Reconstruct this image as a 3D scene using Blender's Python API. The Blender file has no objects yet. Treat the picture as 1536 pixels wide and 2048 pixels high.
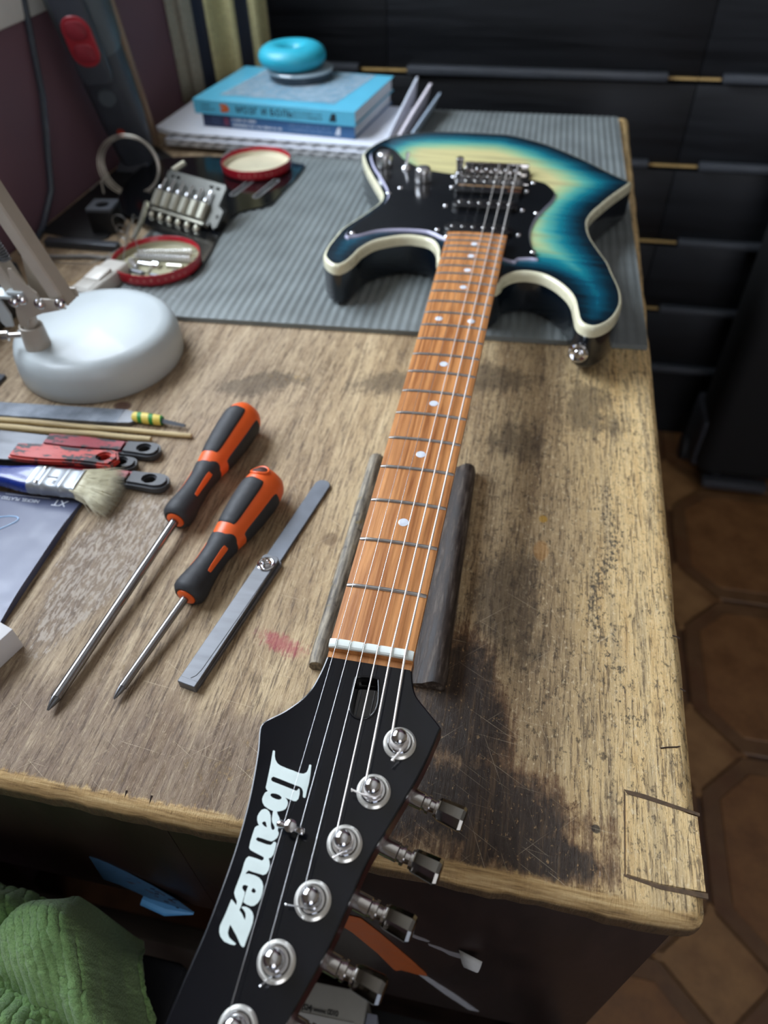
import bpy, bmesh, math, random
import numpy as np
from mathutils import Vector, Matrix
from mathutils.geometry import tessellate_polygon, delaunay_2d_cdt

SC = bpy.context.scene
COL = SC.collection
R = math.radians

# ------------------------------------------------------------------ camera
cam_d = bpy.data.cameras.new('camera')
cam = bpy.data.objects.new('camera', cam_d)
COL.objects.link(cam)
SC.camera = cam
cam_d.sensor_fit = 'VERTICAL'
cam_d.sensor_height = 36.0
cam_d.lens = 36.0 * 1430.0 / 2048.0
cam_d.clip_start = 0.01
cam_d.clip_end = 50
m = Matrix(((0.97946271, -0.12637094, 0.15710881, 0.05376052),
            (0.20014087, 0.70375079, -0.68167328, -0.19622236),
            (-0.02442176, 0.69911745, 0.71458965, 0.36503822),
            (0, 0, 0, 1)))
cam.matrix_world = m
cam_d.dof.use_dof = True
cam_d.dof.focus_distance = 0.375
cam_d.dof.aperture_fstop = 6.6

# ------------------------------------------------------------------ world, light, exposure
SC.view_settings.view_transform = 'Standard'
SC.view_settings.look = 'None'
SC.view_settings.gamma = 1.0
SC.view_settings.use_curve_mapping = False
SC.view_settings.exposure = 0.65
SC.cycles.use_denoising = True
world = bpy.data.worlds.new('overcast_sky')
SC.world = world
world.use_nodes = True
wb = world.node_tree.nodes['Background']
wb.inputs['Color'].default_value = (0.62, 0.74, 1.0, 1)
wb.inputs['Strength'].default_value = 1.0

def area(name, loc, aim, sx, sy, power, col):
    d = bpy.data.lights.new(name, 'AREA')
    d.shape = 'RECTANGLE'; d.size = sx; d.size_y = sy
    d.energy = power; d.color = col
    o = bpy.data.objects.new(name, d)
    COL.objects.link(o)
    o.location = loc
    o.rotation_euler = (Vector(aim) - Vector(loc)).to_track_quat('-Z', 'Y').to_euler()
    return o
# daylight through the window on the left wall, and fill from an added opening behind the camera
area('window_daylight', (-0.86, 0.50, 0.66), (0.2, 0.30, 0.10), 1.0, 0.75, 27, (0.88, 0.94, 1.0))
# light thrown up off the ground outside, onto the ceiling
area('ground_bounce', (-0.80, 0.50, 0.34), (0.6, 0.25, 1.7), 1.0, 0.25, 4.5, (1.0, 0.98, 0.94))
area('front_fill', (0.9, -2.2, 0.7), (0.1, 0.2, 0.0), 1.0, 1.7, 6, (1.0, 0.93, 0.82))  # warm fill added behind the camera, in an opening without a door

# ------------------------------------------------------------------ helpers
def lin(c):
    return tuple(((v / 255) / 12.92 if v / 255 <= .04045 else ((v / 255 + .055) / 1.055) ** 2.4) for v in c) + (1.0,)

ORG = {}
def link(o, parent=None):
    COL.objects.link(o)
    if parent is not None:
        o.parent = parent
        ORG[o] = ORG[parent]
    return o
def tag(o, label=None, cat=None, group=None, kind=None):
    if label: o['label'] = label
    if cat: o['category'] = cat
    if group: o['group'] = group
    if kind: o['kind'] = kind
    return o
def thing(name, loc, label, cat, group=None):
    o = bpy.data.objects.new(name, None)
    o.empty_display_size = .02
    o.location = loc
    COL.objects.link(o)
    ORG[o] = Vector(loc)
    return tag(o, label, cat, group)
def dup(o, delta, parent=None, top=True):
    """copy of an object and, down the tree, of its parts"""
    c = o.copy()
    COL.objects.link(c)
    if parent is not None:
        c.parent = parent
    if top:
        c.location = o.location + Vector(delta)
    ORG[c] = ORG[o]
    for ch in list(o.children):
        dup(ch, (0, 0, 0), c, False)
    return c

class MB:
    def __init__(s): s.bm = bmesh.new()
    def faces(s, vs, fs):
        bv = [s.bm.verts.new(v) for v in vs]
        for f in fs:
            try: s.bm.faces.new([bv[i] for i in f])
            except ValueError: pass
        return s
    def box(s, lo, hi, bev=0, seg=2, M=None):
        b = bmesh.new()
        bmesh.ops.create_cube(b, size=1)
        lo = Vector(lo); hi = Vector(hi)
        for v in b.verts:
            v.co = Vector(((v.co.x + .5) * (hi.x - lo.x) + lo.x, (v.co.y + .5) * (hi.y - lo.y) + lo.y, (v.co.z + .5) * (hi.z - lo.z) + lo.z))
        if bev:
            bmesh.ops.bevel(b, geom=b.edges[:], offset=bev, segments=seg, profile=.5, affect='EDGES')
        return s.merge(b, M)
    def merge(s, b, M=None):
        b.verts.index_update()
        vs = [(M @ v.co if M is not None else v.co.copy()) for v in b.verts]
        s.faces(vs, [[v.index for v in f.verts] for f in b.faces])
        b.free()
        return s
    def ring_loft(s, rings, closed=True, caps=True):
        n = len(rings[0]); vs = [p for r in rings for p in r]; fs = []
        for i in range(len(rings) - 1):
            for j in range(n if closed else n - 1):
                k = (j + 1) % n
                fs.append((i * n + j, i * n + k, (i + 1) * n + k, (i + 1) * n + j))
        if caps:
            fs.append(tuple(range(n - 1, -1, -1)))
            fs.append(tuple((len(rings) - 1) * n + j for j in range(n)))
        return s.faces(vs, fs)
    def lathe(s, prof, base=(0, 0, 0), axis=(0, 0, 1), n=24, caps=True, sq=None):
        ax = Vector(axis).normalized()
        q = ax.to_track_quat('Z', 'Y')
        u = q @ Vector((1, 0, 0)); v = q @ Vector((0, 1, 0)); b = Vector(base)
        rings = []
        for r, h in prof:
            rings.append([b + ax * h + (u * math.cos(2 * math.pi * j / n) + v * math.sin(2 * math.pi * j / n)) * max(r, 1e-5) for j in range(n)])
        return s.ring_loft(rings, True, caps)
    def cyl(s, a, b, r0, r1=None, n=16, bev=0):
        a = Vector(a); b = Vector(b); L = (b - a).length
        if r1 is None: r1 = r0
        if bev: prof = [(r0 - bev, 0), (r0, bev), (r1, L - bev), (r1 - bev, L)]
        else: prof = [(r0, 0), (r1, L)]
        return s.lathe(prof, a, b - a, n)
    def tube(s, path, r, n=8, closed=False):
        P = [Vector(p) for p in path]; rings = []
        m_ = len(P); up = Vector((0, 0, 1)); last = None
        for i in range(m_):
            if closed: t = P[(i + 1) % m_] - P[i - 1]
            else: t = P[min(i + 1, m_ - 1)] - P[max(i - 1, 0)]
            t.normalize()
            if last is None:
                a = up if abs(t.dot(up)) < .9 else Vector((1, 0, 0))
                u = t.cross(a).normalized()
            else:
                u = (last - t * last.dot(t)).normalized()
            last = u; v = t.cross(u)
            rr = r[i] if isinstance(r, (list, tuple)) else r
            rings.append([P[i] + (u * math.cos(2 * math.pi * j / n) + v * math.sin(2 * math.pi * j / n)) * rr for j in range(n)])
        if closed: rings.append(rings[0]); return s.ring_loft(rings, True, False)
        return s.ring_loft(rings, True, True)
    def prism(s, poly, f0, f1, holes=()):
        """poly in 2-D; f0 / f1 map a 2-D point to the two end faces"""
        loops = [list(poly)] + [list(h) for h in holes]
        flat = [p for l in loops for p in l]; n = len(flat)
        tri = tessellate_polygon([[Vector((p[0], p[1], 0)) for p in l] for l in loops])
        vs = [Vector(f0(*p)) for p in flat] + [Vector(f1(*p)) for p in flat]
        fs = [tuple(t) for t in tri] + [tuple(i + n for i in reversed(t)) for t in tri]
        o = 0
        for l in loops:
            k = len(l)
            for j in range(k):
                a, b = o + j, o + (j + 1) % k
                fs.append((a, b, b + n, a + n))
            o += k
        return s.faces(vs, fs)
    def build(s, name, mat, parent=None, origin=None, smooth=35, label=None):
        bm = s.bm
        bmesh.ops.remove_doubles(bm, verts=bm.verts, dist=1e-7)
        bmesh.ops.recalc_face_normals(bm, faces=bm.faces)
        off = ORG[parent] if parent is not None else (Vector(origin) if origin is not None else Vector((0, 0, 0)))
        bmesh.ops.translate(bm, verts=bm.verts, vec=-off)
        me = bpy.data.meshes.new(name)
        bm.to_mesh(me); bm.free()
        if smooth:
            me.polygons.foreach_set('use_smooth', [True] * len(me.polygons))
            me.set_sharp_from_angle(angle=R(smooth))
        me.materials.append(mat)
        o = bpy.data.objects.new(name, me)
        if parent is None:
            o.location = off
            ORG[o] = off
        link(o, parent)
        if label: o['label'] = label
        return o

def resample(pts, step, closed=True):
    """Catmull-Rom through pts, then even spacing"""
    P = [Vector(p).to_2d() for p in pts]; n = len(P); out = []
    rng = n if closed else n - 1
    for i in range(rng):
        if closed: p0, p1, p2, p3 = P[i - 1], P[i], P[(i + 1) % n], P[(i + 2) % n]
        else: p0, p1, p2, p3 = P[max(i - 1, 0)], P[i], P[i + 1], P[min(i + 2, n - 1)]
        k = max(2, int((p2 - p1).length / step * 2))
        for j in range(k):
            t = j / k
            out.append(.5 * ((2 * p1) + (p2 - p0) * t + (2 * p0 - 5 * p1 + 4 * p2 - p3) * t * t + (3 * p1 - p0 - 3 * p2 + p3) * t ** 3))
    if not closed: out.append(P[-1])
    res = [out[0]]
    for p in out[1:]:
        if (p - res[-1]).length >= step: res.append(p)
    if closed and (res[0] - res[-1]).length < step * .5: res.pop()
    if not closed: res[-1] = P[-1]
    return [(p.x, p.y) for p in res]
def area2(p): return sum(p[i][0] * p[(i + 1) % len(p)][1] - p[(i + 1) % len(p)][0] * p[i][1] for i in range(len(p))) / 2
def offset(poly, d):
    """grow (d > 0) a closed outline along its vertex normals"""
    sgn = 1 if area2(poly) > 0 else -1
    n = len(poly); out = []
    for i in range(n):
        a = Vector(poly[i - 1]); b = Vector(poly[i]); c = Vector(poly[(i + 1) % n])
        t1 = (b - a).normalized(); t2 = (c - b).normalized()
        n1 = Vector((t1.y, -t1.x)) * sgn; n2 = Vector((t2.y, -t2.x)) * sgn
        nn = (n1 + n2)
        if nn.length < 1e-6: nn = n1
        nn.normalize()
        k = 1 / max(.6, nn.dot(n1))
        out.append((b.x + nn.x * d * k, b.y + nn.y * d * k))
    return out
def rrect(cx, cy, w, h, r, n=5, ang=0):
    out = []
    for sx, sy, a0 in ((1, 1, 0), (-1, 1, 90), (-1, -1, 180), (1, -1, 270)):
        for k in range(n + 1):
            a = R(a0 + 90 * k / n)
            x = sx * (w / 2 - r) + r * math.cos(a); y = sy * (h / 2 - r) + r * math.sin(a)
            out.append((cx + x * math.cos(ang) - y * math.sin(ang), cy + x * math.sin(ang) + y * math.cos(ang)))
    return out
def text_poly(body, size, M, depth=.0003, spacing=1.0, align='LEFT', bold=0.0):
    """flat lettering as an MB, laid out by matrix M (x right, y up, z out)"""
    cu = bpy.data.curves.new('t', 'FONT'); cu.body = body; cu.size = size
    cu.align_x = align; cu.space_character = spacing; cu.extrude = depth / 2; cu.offset = bold
    cu.resolution_u = 3
    o = bpy.data.objects.new('t', cu); COL.objects.link(o)
    dg = bpy.context.evaluated_depsgraph_get()
    me = o.evaluated_get(dg).to_mesh()
    b = MB()
    b.faces([M @ v.co for v in me.vertices], [list(p.vertices) for p in me.polygons])
    bpy.data.objects.remove(o); bpy.data.curves.remove(cu)
    return b

# ------------------------------------------------------------------ materials
MATS = {}
class NT:
    def __init__(s, name):
        s.mat = bpy.data.materials.new(name); s.mat.use_nodes = True
        s.t = s.mat.node_tree; s.n = s.t.nodes; s.l = s.t.links
        s.bsdf = s.n['Principled BSDF']
        s.tc = s.n.new('ShaderNodeTexCoord')
    def lk(s, a, b): s.l.new(a, b)
    def mapping(s, scale=(1, 1, 1), loc=(0, 0, 0), rot=(0, 0, 0), src=None):
        m_ = s.n.new('ShaderNodeMapping')
        m_.inputs['Scale'].default_value = scale; m_.inputs['Location'].default_value = loc; m_.inputs['Rotation'].default_value = rot
        s.lk(src or s.tc.outputs['Object'], m_.inputs['Vector'])
        return m_.outputs['Vector']
    def noise(s, scale=10, detail=4, vec=None, rough=.55, dist=0):
        n = s.n.new('ShaderNodeTexNoise'); n.inputs['Scale'].default_value = scale
        n.inputs['Detail'].default_value = detail; n.inputs['Roughness'].default_value = rough; n.inputs['Distortion'].default_value = dist
        s.lk(vec or s.tc.outputs['Object'], n.inputs['Vector'])
        return n.outputs['Fac']
    def ramp(s, fac, stops, interp='LINEAR'):
        r = s.n.new('ShaderNodeValToRGB'); r.color_ramp.interpolation = interp
        e = r.color_ramp.elements
        while len(e) < len(stops): e.new(.5)
        for el, (p, c) in zip(e, stops):
            el.position = p; el.color = c if len(c) == 4 else lin(c)
        s.lk(fac, r.inputs['Fac'])
        return r.outputs['Color']
    def mix(s, fac, a, b, mode='MIX'):
        x = s.n.new('ShaderNodeMix'); x.data_type = 'RGBA'; x.blend_type = mode
        for v, i in ((fac, 0), (a, 6), (b, 7)):
            if hasattr(v, 'is_linked') or hasattr(v, 'links'): s.lk(v, x.inputs[i])
            else: x.inputs[i].default_value = v if i == 0 else (v if len(v) == 4 else lin(v))
        return x.outputs[2]
    def math(s, op, a, b=0.0, clamp=False):
        x = s.n.new('ShaderNodeMath'); x.operation = op; x.use_clamp = clamp
        for v, i in ((a, 0), (b, 1)):
            if hasattr(v, 'links'): s.lk(v, x.inputs[i])
            else: x.inputs[i].default_value = v
        return x.outputs[0]
    def maprange(s, v, a, b, c=0.0, d=1.0, smooth=True):
        x = s.n.new('ShaderNodeMapRange'); x.interpolation_type = 'SMOOTHSTEP' if smooth else 'LINEAR'
        for i, k in ((1, a), (2, b), (3, c), (4, d)): x.inputs[i].default_value = k
        s.lk(v, x.inputs[0])
        return x.outputs[0]
    def sep(s, vec):
        x = s.n.new('ShaderNodeSeparateXYZ'); s.lk(vec, x.inputs[0]); return x.outputs
    def length(s, vec):
        x = s.n.new('ShaderNodeVectorMath'); x.operation = 'LENGTH'; s.lk(vec, x.inputs[0]); return x.outputs['Value']
    def bump(s, h, strength=.3, dist=.001):
        b = s.n.new('ShaderNodeBump'); b.inputs['Strength'].default_value = strength; b.inputs['Distance'].default_value = dist
        s.lk(h, b.inputs['Height']); s.lk(b.outputs['Normal'], s.bsdf.inputs['Normal'])
    def set(s, **k):
        for a, v in k.items():
            i = s.bsdf.inputs[a.replace('_', ' ')]
            if hasattr(v, 'links'): s.lk(v, i)
            else: i.default_value = v
        return s
def pm(name, col, rough=.5, metal=0.0, var=.12, scale=60, bump=0.0, bscale=None, bdist=.0005, coat=0.0, stretch=(1, 1, 1), spec=.5, rvar=.08):
    if name in MATS: return MATS[name]
    t = NT(name)
    c = lin(col)
    v = t.mapping(scale=stretch)
    nz = t.noise(scale, 5, v)
    dark = tuple(x * (1 - var) for x in c[:3]) + (1,); lite = tuple(min(1, x * (1 + var)) for x in c[:3]) + (1,)
    t.set(Base_Color=t.ramp(nz, [(.3, dark), (.7, lite)]), Metallic=metal)
    t.set(Roughness=t.maprange(nz, .3, .7, max(0.02, rough - rvar * rough), min(1, rough + rvar * rough)))
    t.bsdf.inputs['Coat Weight'].default_value = coat
    t.bsdf.inputs['Coat Roughness'].default_value = .05
    t.bsdf.inputs['Specular IOR Level'].default_value = spec
    if bump: t.bump(t.noise(bscale or scale * 3, 4, v), bump, bdist)
    MATS[name] = t.mat
    return t.mat

def wood_table():
    t = NT('worn_oak')
    o = t.tc.outputs['Object']
    warp = t.n.new('ShaderNodeTexNoise'); warp.inputs['Scale'].default_value = 14; warp.inputs['Detail'].default_value = 5
    t.lk(o, warp.inputs['Vector'])
    va = t.n.new('ShaderNodeVectorMath'); va.operation = 'MULTIPLY_ADD'
    t.lk(warp.outputs['Color'], va.inputs[0]); va.inputs[1].default_value = (.05, .05, 0); va.inputs[2].default_value = (-.025, -.025, 0)
    vb = t.n.new('ShaderNodeVectorMath'); vb.operation = 'ADD'
    t.lk(va.outputs[0], vb.inputs[0]); t.lk(o, vb.inputs[1])
    wv = vb.outputs[0]
    def ell(cx, cy, rx, ry, rot=0, src=None):
        mp = t.n.new('ShaderNodeMapping'); mp.vector_type = 'TEXTURE'
        mp.inputs['Location'].default_value = (cx, cy, 0); mp.inputs['Rotation'].default_value = (0, 0, rot)
        mp.inputs['Scale'].default_value = (rx, ry, 1e3)
        t.lk(src or wv, mp.inputs['Vector'])
        return t.length(mp.outputs[0])
    def blob(cx, cy, rx, ry, rot=0, soft=(1.25, .6)): return t.maprange(ell(cx, cy, rx, ry, rot), soft[0], soft[1])
    def M(a, b): return t.math('MULTIPLY', a, b)
    def A(a, b): return t.math('ADD', a, b)
    def S(a, b): return t.math('SUBTRACT', a, b)
    x = t.sep(wv)[0]; y = t.sep(wv)[1]
    fine = t.noise(1, 6, t.mapping(scale=(620, 44, 80)), rough=.72)          # pores along the grain
    grain = t.noise(1, 7, t.mapping(scale=(150, 9, 60)), rough=.65, dist=.4)
    wide = t.noise(1, 4, t.mapping(scale=(34, 4, 20)), rough=.6, dist=.8)
    blot = t.noise(11, 7, rough=.68)
    spk = t.noise(1, 6, t.mapping(scale=(230, 130, 100)), rough=.75)
    spk2 = t.noise(1, 5, t.mapping(scale=(420, 260, 100), loc=(4.2, 1.1, 0)), rough=.7)
    base = t.ramp(wide, [(.3, (146, 122, 88)), (.5, (180, 154, 114)), (.72, (206, 182, 140))])
    # greyer where finish is left, on the window side
    base = t.mix(M(t.maprange(x, .0, -.2), .6), base, t.ramp(wide, [(.3, (132, 116, 100)), (.7, (176, 158, 138))]))
    # bare yellow wood along the right edge, paled to stand in for stronger light
    base = t.mix(M(t.maprange(x, .085, .15), .92), base, t.ramp(grain, [(.3, (196, 158, 100)), (.52, (234, 202, 144)), (.75, (246, 222, 170))]))
    # purple brown finish still on at the front left
    fl = M(t.maprange(y, .035, -.035), t.maprange(x, .06, -.04))
    f2 = A(fl, A(M(S(blot, .5), 1.2), M(S(grain, .5), .9)))
    base = t.mix(M(t.maprange(f2, .55, 1.1), .7), base, t.ramp(fine, [(.35, (84, 66, 58)), (.68, (136, 114, 98))]))
    # grain lines and pores
    base = t.mix(M(t.maprange(grain, .46, .66), .5), base, (118, 92, 64))
    base = t.mix(M(t.maprange(fine, .5, .62), .72), base, (78, 60, 46))
    base = t.mix(M(t.maprange(fine, .46, .32), .35), base, (226, 206, 170))
    # old varnish blotches and dirt speckle
    f3 = A(M(S(blot, .5), 2.0), A(M(S(grain, .5), 1.2), M(S(spk, .5), 1.0)))
    base = t.mix(M(t.maprange(f3, .12, .5), .55), base, (92, 74, 54))
    sidew = t.maprange(x, -.06, .05, .3, 1.0)
    base = t.mix(M(M(t.maprange(spk, .55, .63), .75), sidew), base, (66, 56, 46))
    base = t.mix(M(M(t.maprange(spk2, .58, .66), .6), sidew), base, (52, 46, 40))
    base = t.mix(M(M(t.maprange(spk2, .43, .35), .6), sidew), base, (232, 212, 172))
    # burnt and inky stain at the front right, headstock shadow painted in with it
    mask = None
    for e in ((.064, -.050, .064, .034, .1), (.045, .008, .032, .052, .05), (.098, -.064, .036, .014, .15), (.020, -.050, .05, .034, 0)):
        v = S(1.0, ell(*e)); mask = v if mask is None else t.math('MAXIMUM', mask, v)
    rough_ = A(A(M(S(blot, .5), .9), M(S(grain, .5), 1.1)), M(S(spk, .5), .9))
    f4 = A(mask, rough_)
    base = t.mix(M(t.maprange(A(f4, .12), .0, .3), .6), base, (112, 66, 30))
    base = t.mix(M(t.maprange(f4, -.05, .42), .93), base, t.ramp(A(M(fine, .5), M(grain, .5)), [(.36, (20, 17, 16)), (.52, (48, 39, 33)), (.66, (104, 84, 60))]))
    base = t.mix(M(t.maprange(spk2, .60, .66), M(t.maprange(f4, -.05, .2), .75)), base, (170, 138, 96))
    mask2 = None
    for e in ((.068, .085, .028, .08, 0), (.118, .30, .04, .05, .2), (.06, .245, .04, .04, 0), (-.05, .30, .05, .025, .4), (.03, .33, .06, .03, 0), (-.17, .28, .06, .02, .3)):  # first ellipse paints the neck's shade beside the block, the others dark blotches
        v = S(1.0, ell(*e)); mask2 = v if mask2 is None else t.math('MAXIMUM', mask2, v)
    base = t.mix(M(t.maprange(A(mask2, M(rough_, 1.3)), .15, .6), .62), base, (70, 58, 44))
    # dotted dark wear along the right edge
    f5 = A(S(1.0, ell(.130, .13, .016, .21)), M(S(spk2, .5), 4.0))
    base = t.mix(M(t.maprange(f5, .75, 1.1), .8), base, (62, 58, 52))
    # red paint, white scuffs, yellow drips
    f6 = A(S(1.0, ell(-.064, .034, .026, .0085, -.06)), A(M(S(spk2, .5), 1.6), M(S(fine, .5), 1.2)))
    base = t.mix(M(t.maprange(f6, .1, .8), .65), base, (164, 60, 74))
    f7 = S(1.0, ell(-.203, .075, .034, .095, -.12))
    base = t.mix(M(t.maprange(f7, .0, .5), .6), base, (112, 98, 88))
    sc = t.noise(1, 4, t.mapping(scale=(430, 120, 100), loc=(.5, 2.2, 0)), rough=.7, dist=.4)
    base = t.mix(M(t.maprange(A(M(t.maprange(f7, 0, .35), 1.0), M(S(sc, .5), 5.0)), .85, 1.3), .7), base, (184, 172, 158))
    for cx, cy, rx, ry, c, a in ((-.058, .1198, .0052, .006, (112, 88, 60), .7), (-.27, .236, .008, .006, (72, 42, 30), .9), (.1207, -.0444, .0022, .0022, (40, 34, 30), .9), (.085, .165, .003, .0035, (180, 136, 30), .7), (.085, .135, .005, .009, (196, 140, 70), .4)):
        k = t.maprange(ell(cx, cy, rx, ry, 0, o), 1.2, .8)
        base = t.mix(M(k, a), base, c)
    # scratches in several directions (turn first, then stretch)
    for rot, sc_, lo, col in ((.5, (22, 1900, 10), .69, (226, 208, 176)), (-.75, (18, 1700, 10), .70, (226, 208, 176)), (1.15, (14, 1900, 10), .70, (226, 208, 176)), (-1.2, (20, 1500, 10), .71, (48, 38, 30)), (.1, (20, 1800, 10), .71, (226, 208, 176))):
        v = t.mapping(scale=sc_, src=t.mapping(rot=(0, 0, rot)))
        s_ = t.noise(1, 2, v, rough=.5)
        base = t.mix(M(M(t.maprange(s_, lo, lo + .05), t.maprange(blot, .36, .6, .25, 1.0)), .5), base, col)
    # bare wood on the worn front edge, shade painted brown on its lower half
    f8 = A(t.maprange(t.sep(o)[1], -.0690, -.0775), A(M(S(blot, .5), 2.0), M(S(spk, .5), 1.6)))
    base = t.mix(M(t.maprange(f8, .3, .7), .9), base, t.ramp(t.noise(1, 6, t.mapping(scale=(26, 420, 420)), rough=.7), [(.3, (104, 78, 46)), (.48, (188, 154, 102)), (.7, (226, 198, 146))]))
    z = t.sep(o)[2]
    base = t.mix(M(t.maprange(A(z, M(S(blot, .5), .008)), .7150, .7110), .93), base, t.ramp(fine, [(.3, (36, 26, 20)), (.7, (84, 62, 42))]))
    t.set(Base_Color=base, Roughness=t.maprange(spk, .3, .7, .40, .7))
    t.bsdf.inputs['Specular IOR Level'].default_value = .38
    h = A(A(M(fine, .9), M(spk2, .8)), M(spk, .6))
    t.bump(h, .8, .0010)
    return t.mat
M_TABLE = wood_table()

def grain_wood(name, a, b, scale=(120, 6, 60), rough=.4, bump=.2, coat=0, axis=None, dist=.5, spec=.5):
    t = NT(name)
    g = t.noise(1, 7, t.mapping(scale=scale), rough=.62, dist=dist)
    g2 = t.noise(1, 3, t.mapping(scale=tuple(s * 5 for s in scale)), rough=.6)
    c = t.ramp(g, [(.3, a), (.68, b)])
    c = t.mix(t.math('MULTIPLY', t.maprange(g2, .5, .75), .35), c, a)
    t.set(Base_Color=c, Roughness=t.maprange(g, .3, .7, rough * .9, min(1, rough * 1.15)))
    t.bsdf.inputs['Coat Weight'].default_value = coat
    t.bsdf.inputs['Specular IOR Level'].default_value = spec
    t.bump(g2, bump, .0005)
    return t.mat
M_MAPLE = grain_wood('roasted_maple', (136, 80, 40), (202, 140, 82), (170, 8, 40), .42, .2, dist=1.0)
M_NECK = grain_wood('maple_neck', (150, 92, 48), (196, 132, 74), (120, 8, 90), .35, .1, .3)
M_BLACKWOOD = grain_wood('black_stained_wood', (3, 4, 6), (15, 17, 21), (3, 40, 60), .45, .45, 0, dist=1.2, spec=.35)
M_BLACKTOP = pm('black_lacquer', (8, 10, 16), .16, coat=.0, var=.1)
M_DARKBROWN = grain_wood('dark_brown_varnish', (20, 12, 10), (44, 28, 22), (20, 90, 6), .38, .25)
M_REDWOOD = grain_wood('dark_red_wood', (44, 14, 14), (72, 24, 20), (60, 60, 10), .4, .15, .2)
M_POLE = grain_wood('bare_stick', (120, 98, 80), (170, 146, 122), (40, 40, 6), .6, .3)
M_BAMBOO = grain_wood('bamboo', (150, 128, 84), (206, 186, 138), (8, 300, 300), .5, .3)
M_CHROME = pm('chrome', (214, 214, 216), .07, 1.0, var=.03)
M_CHROMEDK = pm('dark_chrome', (196, 193, 190), .13, 1.0, var=.08)
M_STEEL = pm('brushed_steel', (108, 110, 114), .42, .6, var=.16, scale=30, stretch=(1, 6, 1), bump=.08, bscale=200)
M_STEELDK = pm('blued_steel', (112, 117, 125), .45, .6, var=.12, bump=.06)
M_NICKEL = pm('nickel_string', (236, 230, 224), .38, .55, var=.05)
M_FRET = pm('fret_wire', (168, 164, 160), .3, .8, var=.06)
M_PEARL = pm('pearl_white', (206, 212, 222), .25, var=.08, scale=300, coat=.3)
M_BONE = pm('bone_white', (214, 220, 214), .35, var=.03)
M_LOGO = pm('pearl_lettering', (208, 220, 216), .3, var=.06, scale=120)
M_BINDING = pm('cream_binding', (202, 198, 170), .28, var=.04, coat=.3)
M_GUARD = pm('black_gloss_plastic', (12, 14, 17), .14, var=.1, coat=.2)
M_GUARDEDGE = pm('guard_edge_sheen', (170, 168, 190), .3, var=.05)  # pale ply with the bevel's lavender reflections painted into its colour
M_BLKPLASTIC = pm('black_plastic', (20, 21, 23), .42, var=.15)
M_WHITELAMP = pm('white_enamel', (176, 184, 186), .42, var=.04, scale=24, coat=.1)
M_CREAMMETAL = pm('cream_painted_metal', (168, 160, 148), .42, var=.05)
M_ORANGE = pm('orange_plastic', (226, 92, 30), .42, var=.05, coat=.1)
M_RUBBER = pm('black_rubber', (34, 35, 38), .62, var=.2, scale=260, bump=.15, bscale=700)
M_TEAL = pm('teal_silicone', (40, 158, 180), .42, var=.05)

def guitar_top():
    t = NT('teal_burst_flame_maple')
    a = t.n.new('ShaderNodeAttribute'); a.attribute_name = 'rim'
    wob = t.noise(30, 4)
    d = t.math('ADD', a.outputs['Fac'], t.math('MULTIPLY', t.math('SUBTRACT', wob, .5), .006))
    d = t.math('MULTIPLY', d, 10.0)
    fl = t.noise(1, 3, t.mapping(scale=(7, 115, 20), src=t.mapping(rot=(0, 0, .10))), rough=.5, dist=.9)
    d2 = t.math('ADD', d, t.math('MULTIPLY', t.math('SUBTRACT', fl, .5), .24))
    c = t.ramp(d2, [(0, (5, 15, 24)), (.07, (6, 32, 44)), (.16, (6, 70, 90)), (.26, (20, 118, 132)), (.37, (88, 168, 154)), (.48, (160, 192, 146)), (.62, (210, 200, 144))])
    c = t.mix(t.maprange(fl, .42, .7, 0, .5), c, t.mix(.55, c, (0, 40, 50)), 'MIX')
    t.set(Base_Color=c, Roughness=.16)
    t.bsdf.inputs['Coat Weight'].default_value = .7
    t.bsdf.inputs['Coat Roughness'].default_value = .04
    return t.mat
M_BURST = guitar_top()
M_BODYSIDE = pm('dark_navy_lacquer', (9, 17, 25), .2, var=.15, coat=.5)

def clear(name, tint=(235, 240, 245), gloss=.1, alpha_col=None, rough=.08):
    t = NT(name)
    tr = t.n.new('ShaderNodeBsdfTransparent'); tr.inputs[0].default_value = lin(tint)
    gl = t.n.new('ShaderNodeBsdfGlossy'); gl.inputs['Roughness'].default_value = rough
    mx = t.n.new('ShaderNodeMixShader')
    f = t.noise(40, 3)
    t.lk(t.maprange(f, .3, .7, gloss * .7, gloss * 1.3), mx.inputs[0])
    t.lk(tr.outputs[0], mx.inputs[1]); t.lk(gl.outputs[0], mx.inputs[2])
    t.lk(mx.outputs[0], t.n['Material Output'].inputs['Surface'])
    return t.mat
M_GLASS = clear('window_glass', (250, 252, 255), .05)
def film():
    t = NT('clear_plastic_film')
    tr = t.n.new('ShaderNodeBsdfTransparent'); tr.inputs[0].default_value = lin((228, 234, 238))
    mx = t.n.new('ShaderNodeMixShader'); n = t.noise(60, 4)
    t.set(Base_Color=t.ramp(n, [(.3, (164, 182, 194)), (.7, (190, 204, 213))]), Roughness=.25)
    t.lk(t.maprange(n, .3, .7, .42, .58), mx.inputs[0])
    t.lk(tr.outputs[0], mx.inputs[1]); t.lk(t.bsdf.outputs[0], mx.inputs[2])
    t.lk(mx.outputs[0], t.n['Material Output'].inputs['Surface'])
    return t.mat
M_SLEEVE = film()

# ================================================================== the room
FZ = -.72
def struct(o): o['kind'] = 'structure'; return o
M_PLASTER = pm('wall_plaster', (140, 130, 116), .8, var=.04, scale=20, bump=.1)
M_MAROON = pm('maroon_wall_paint', (108, 80, 90), .6, var=.06, scale=12)
M_SILL = pm('sill_paint', (214, 214, 208), .4, var=.03)
M_FRAME = pm('window_frame_paint', (226, 228, 226), .35, var=.02)
M_CEIL = pm('ceiling_paint', (232, 228, 220), .9, var=.02)

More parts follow.
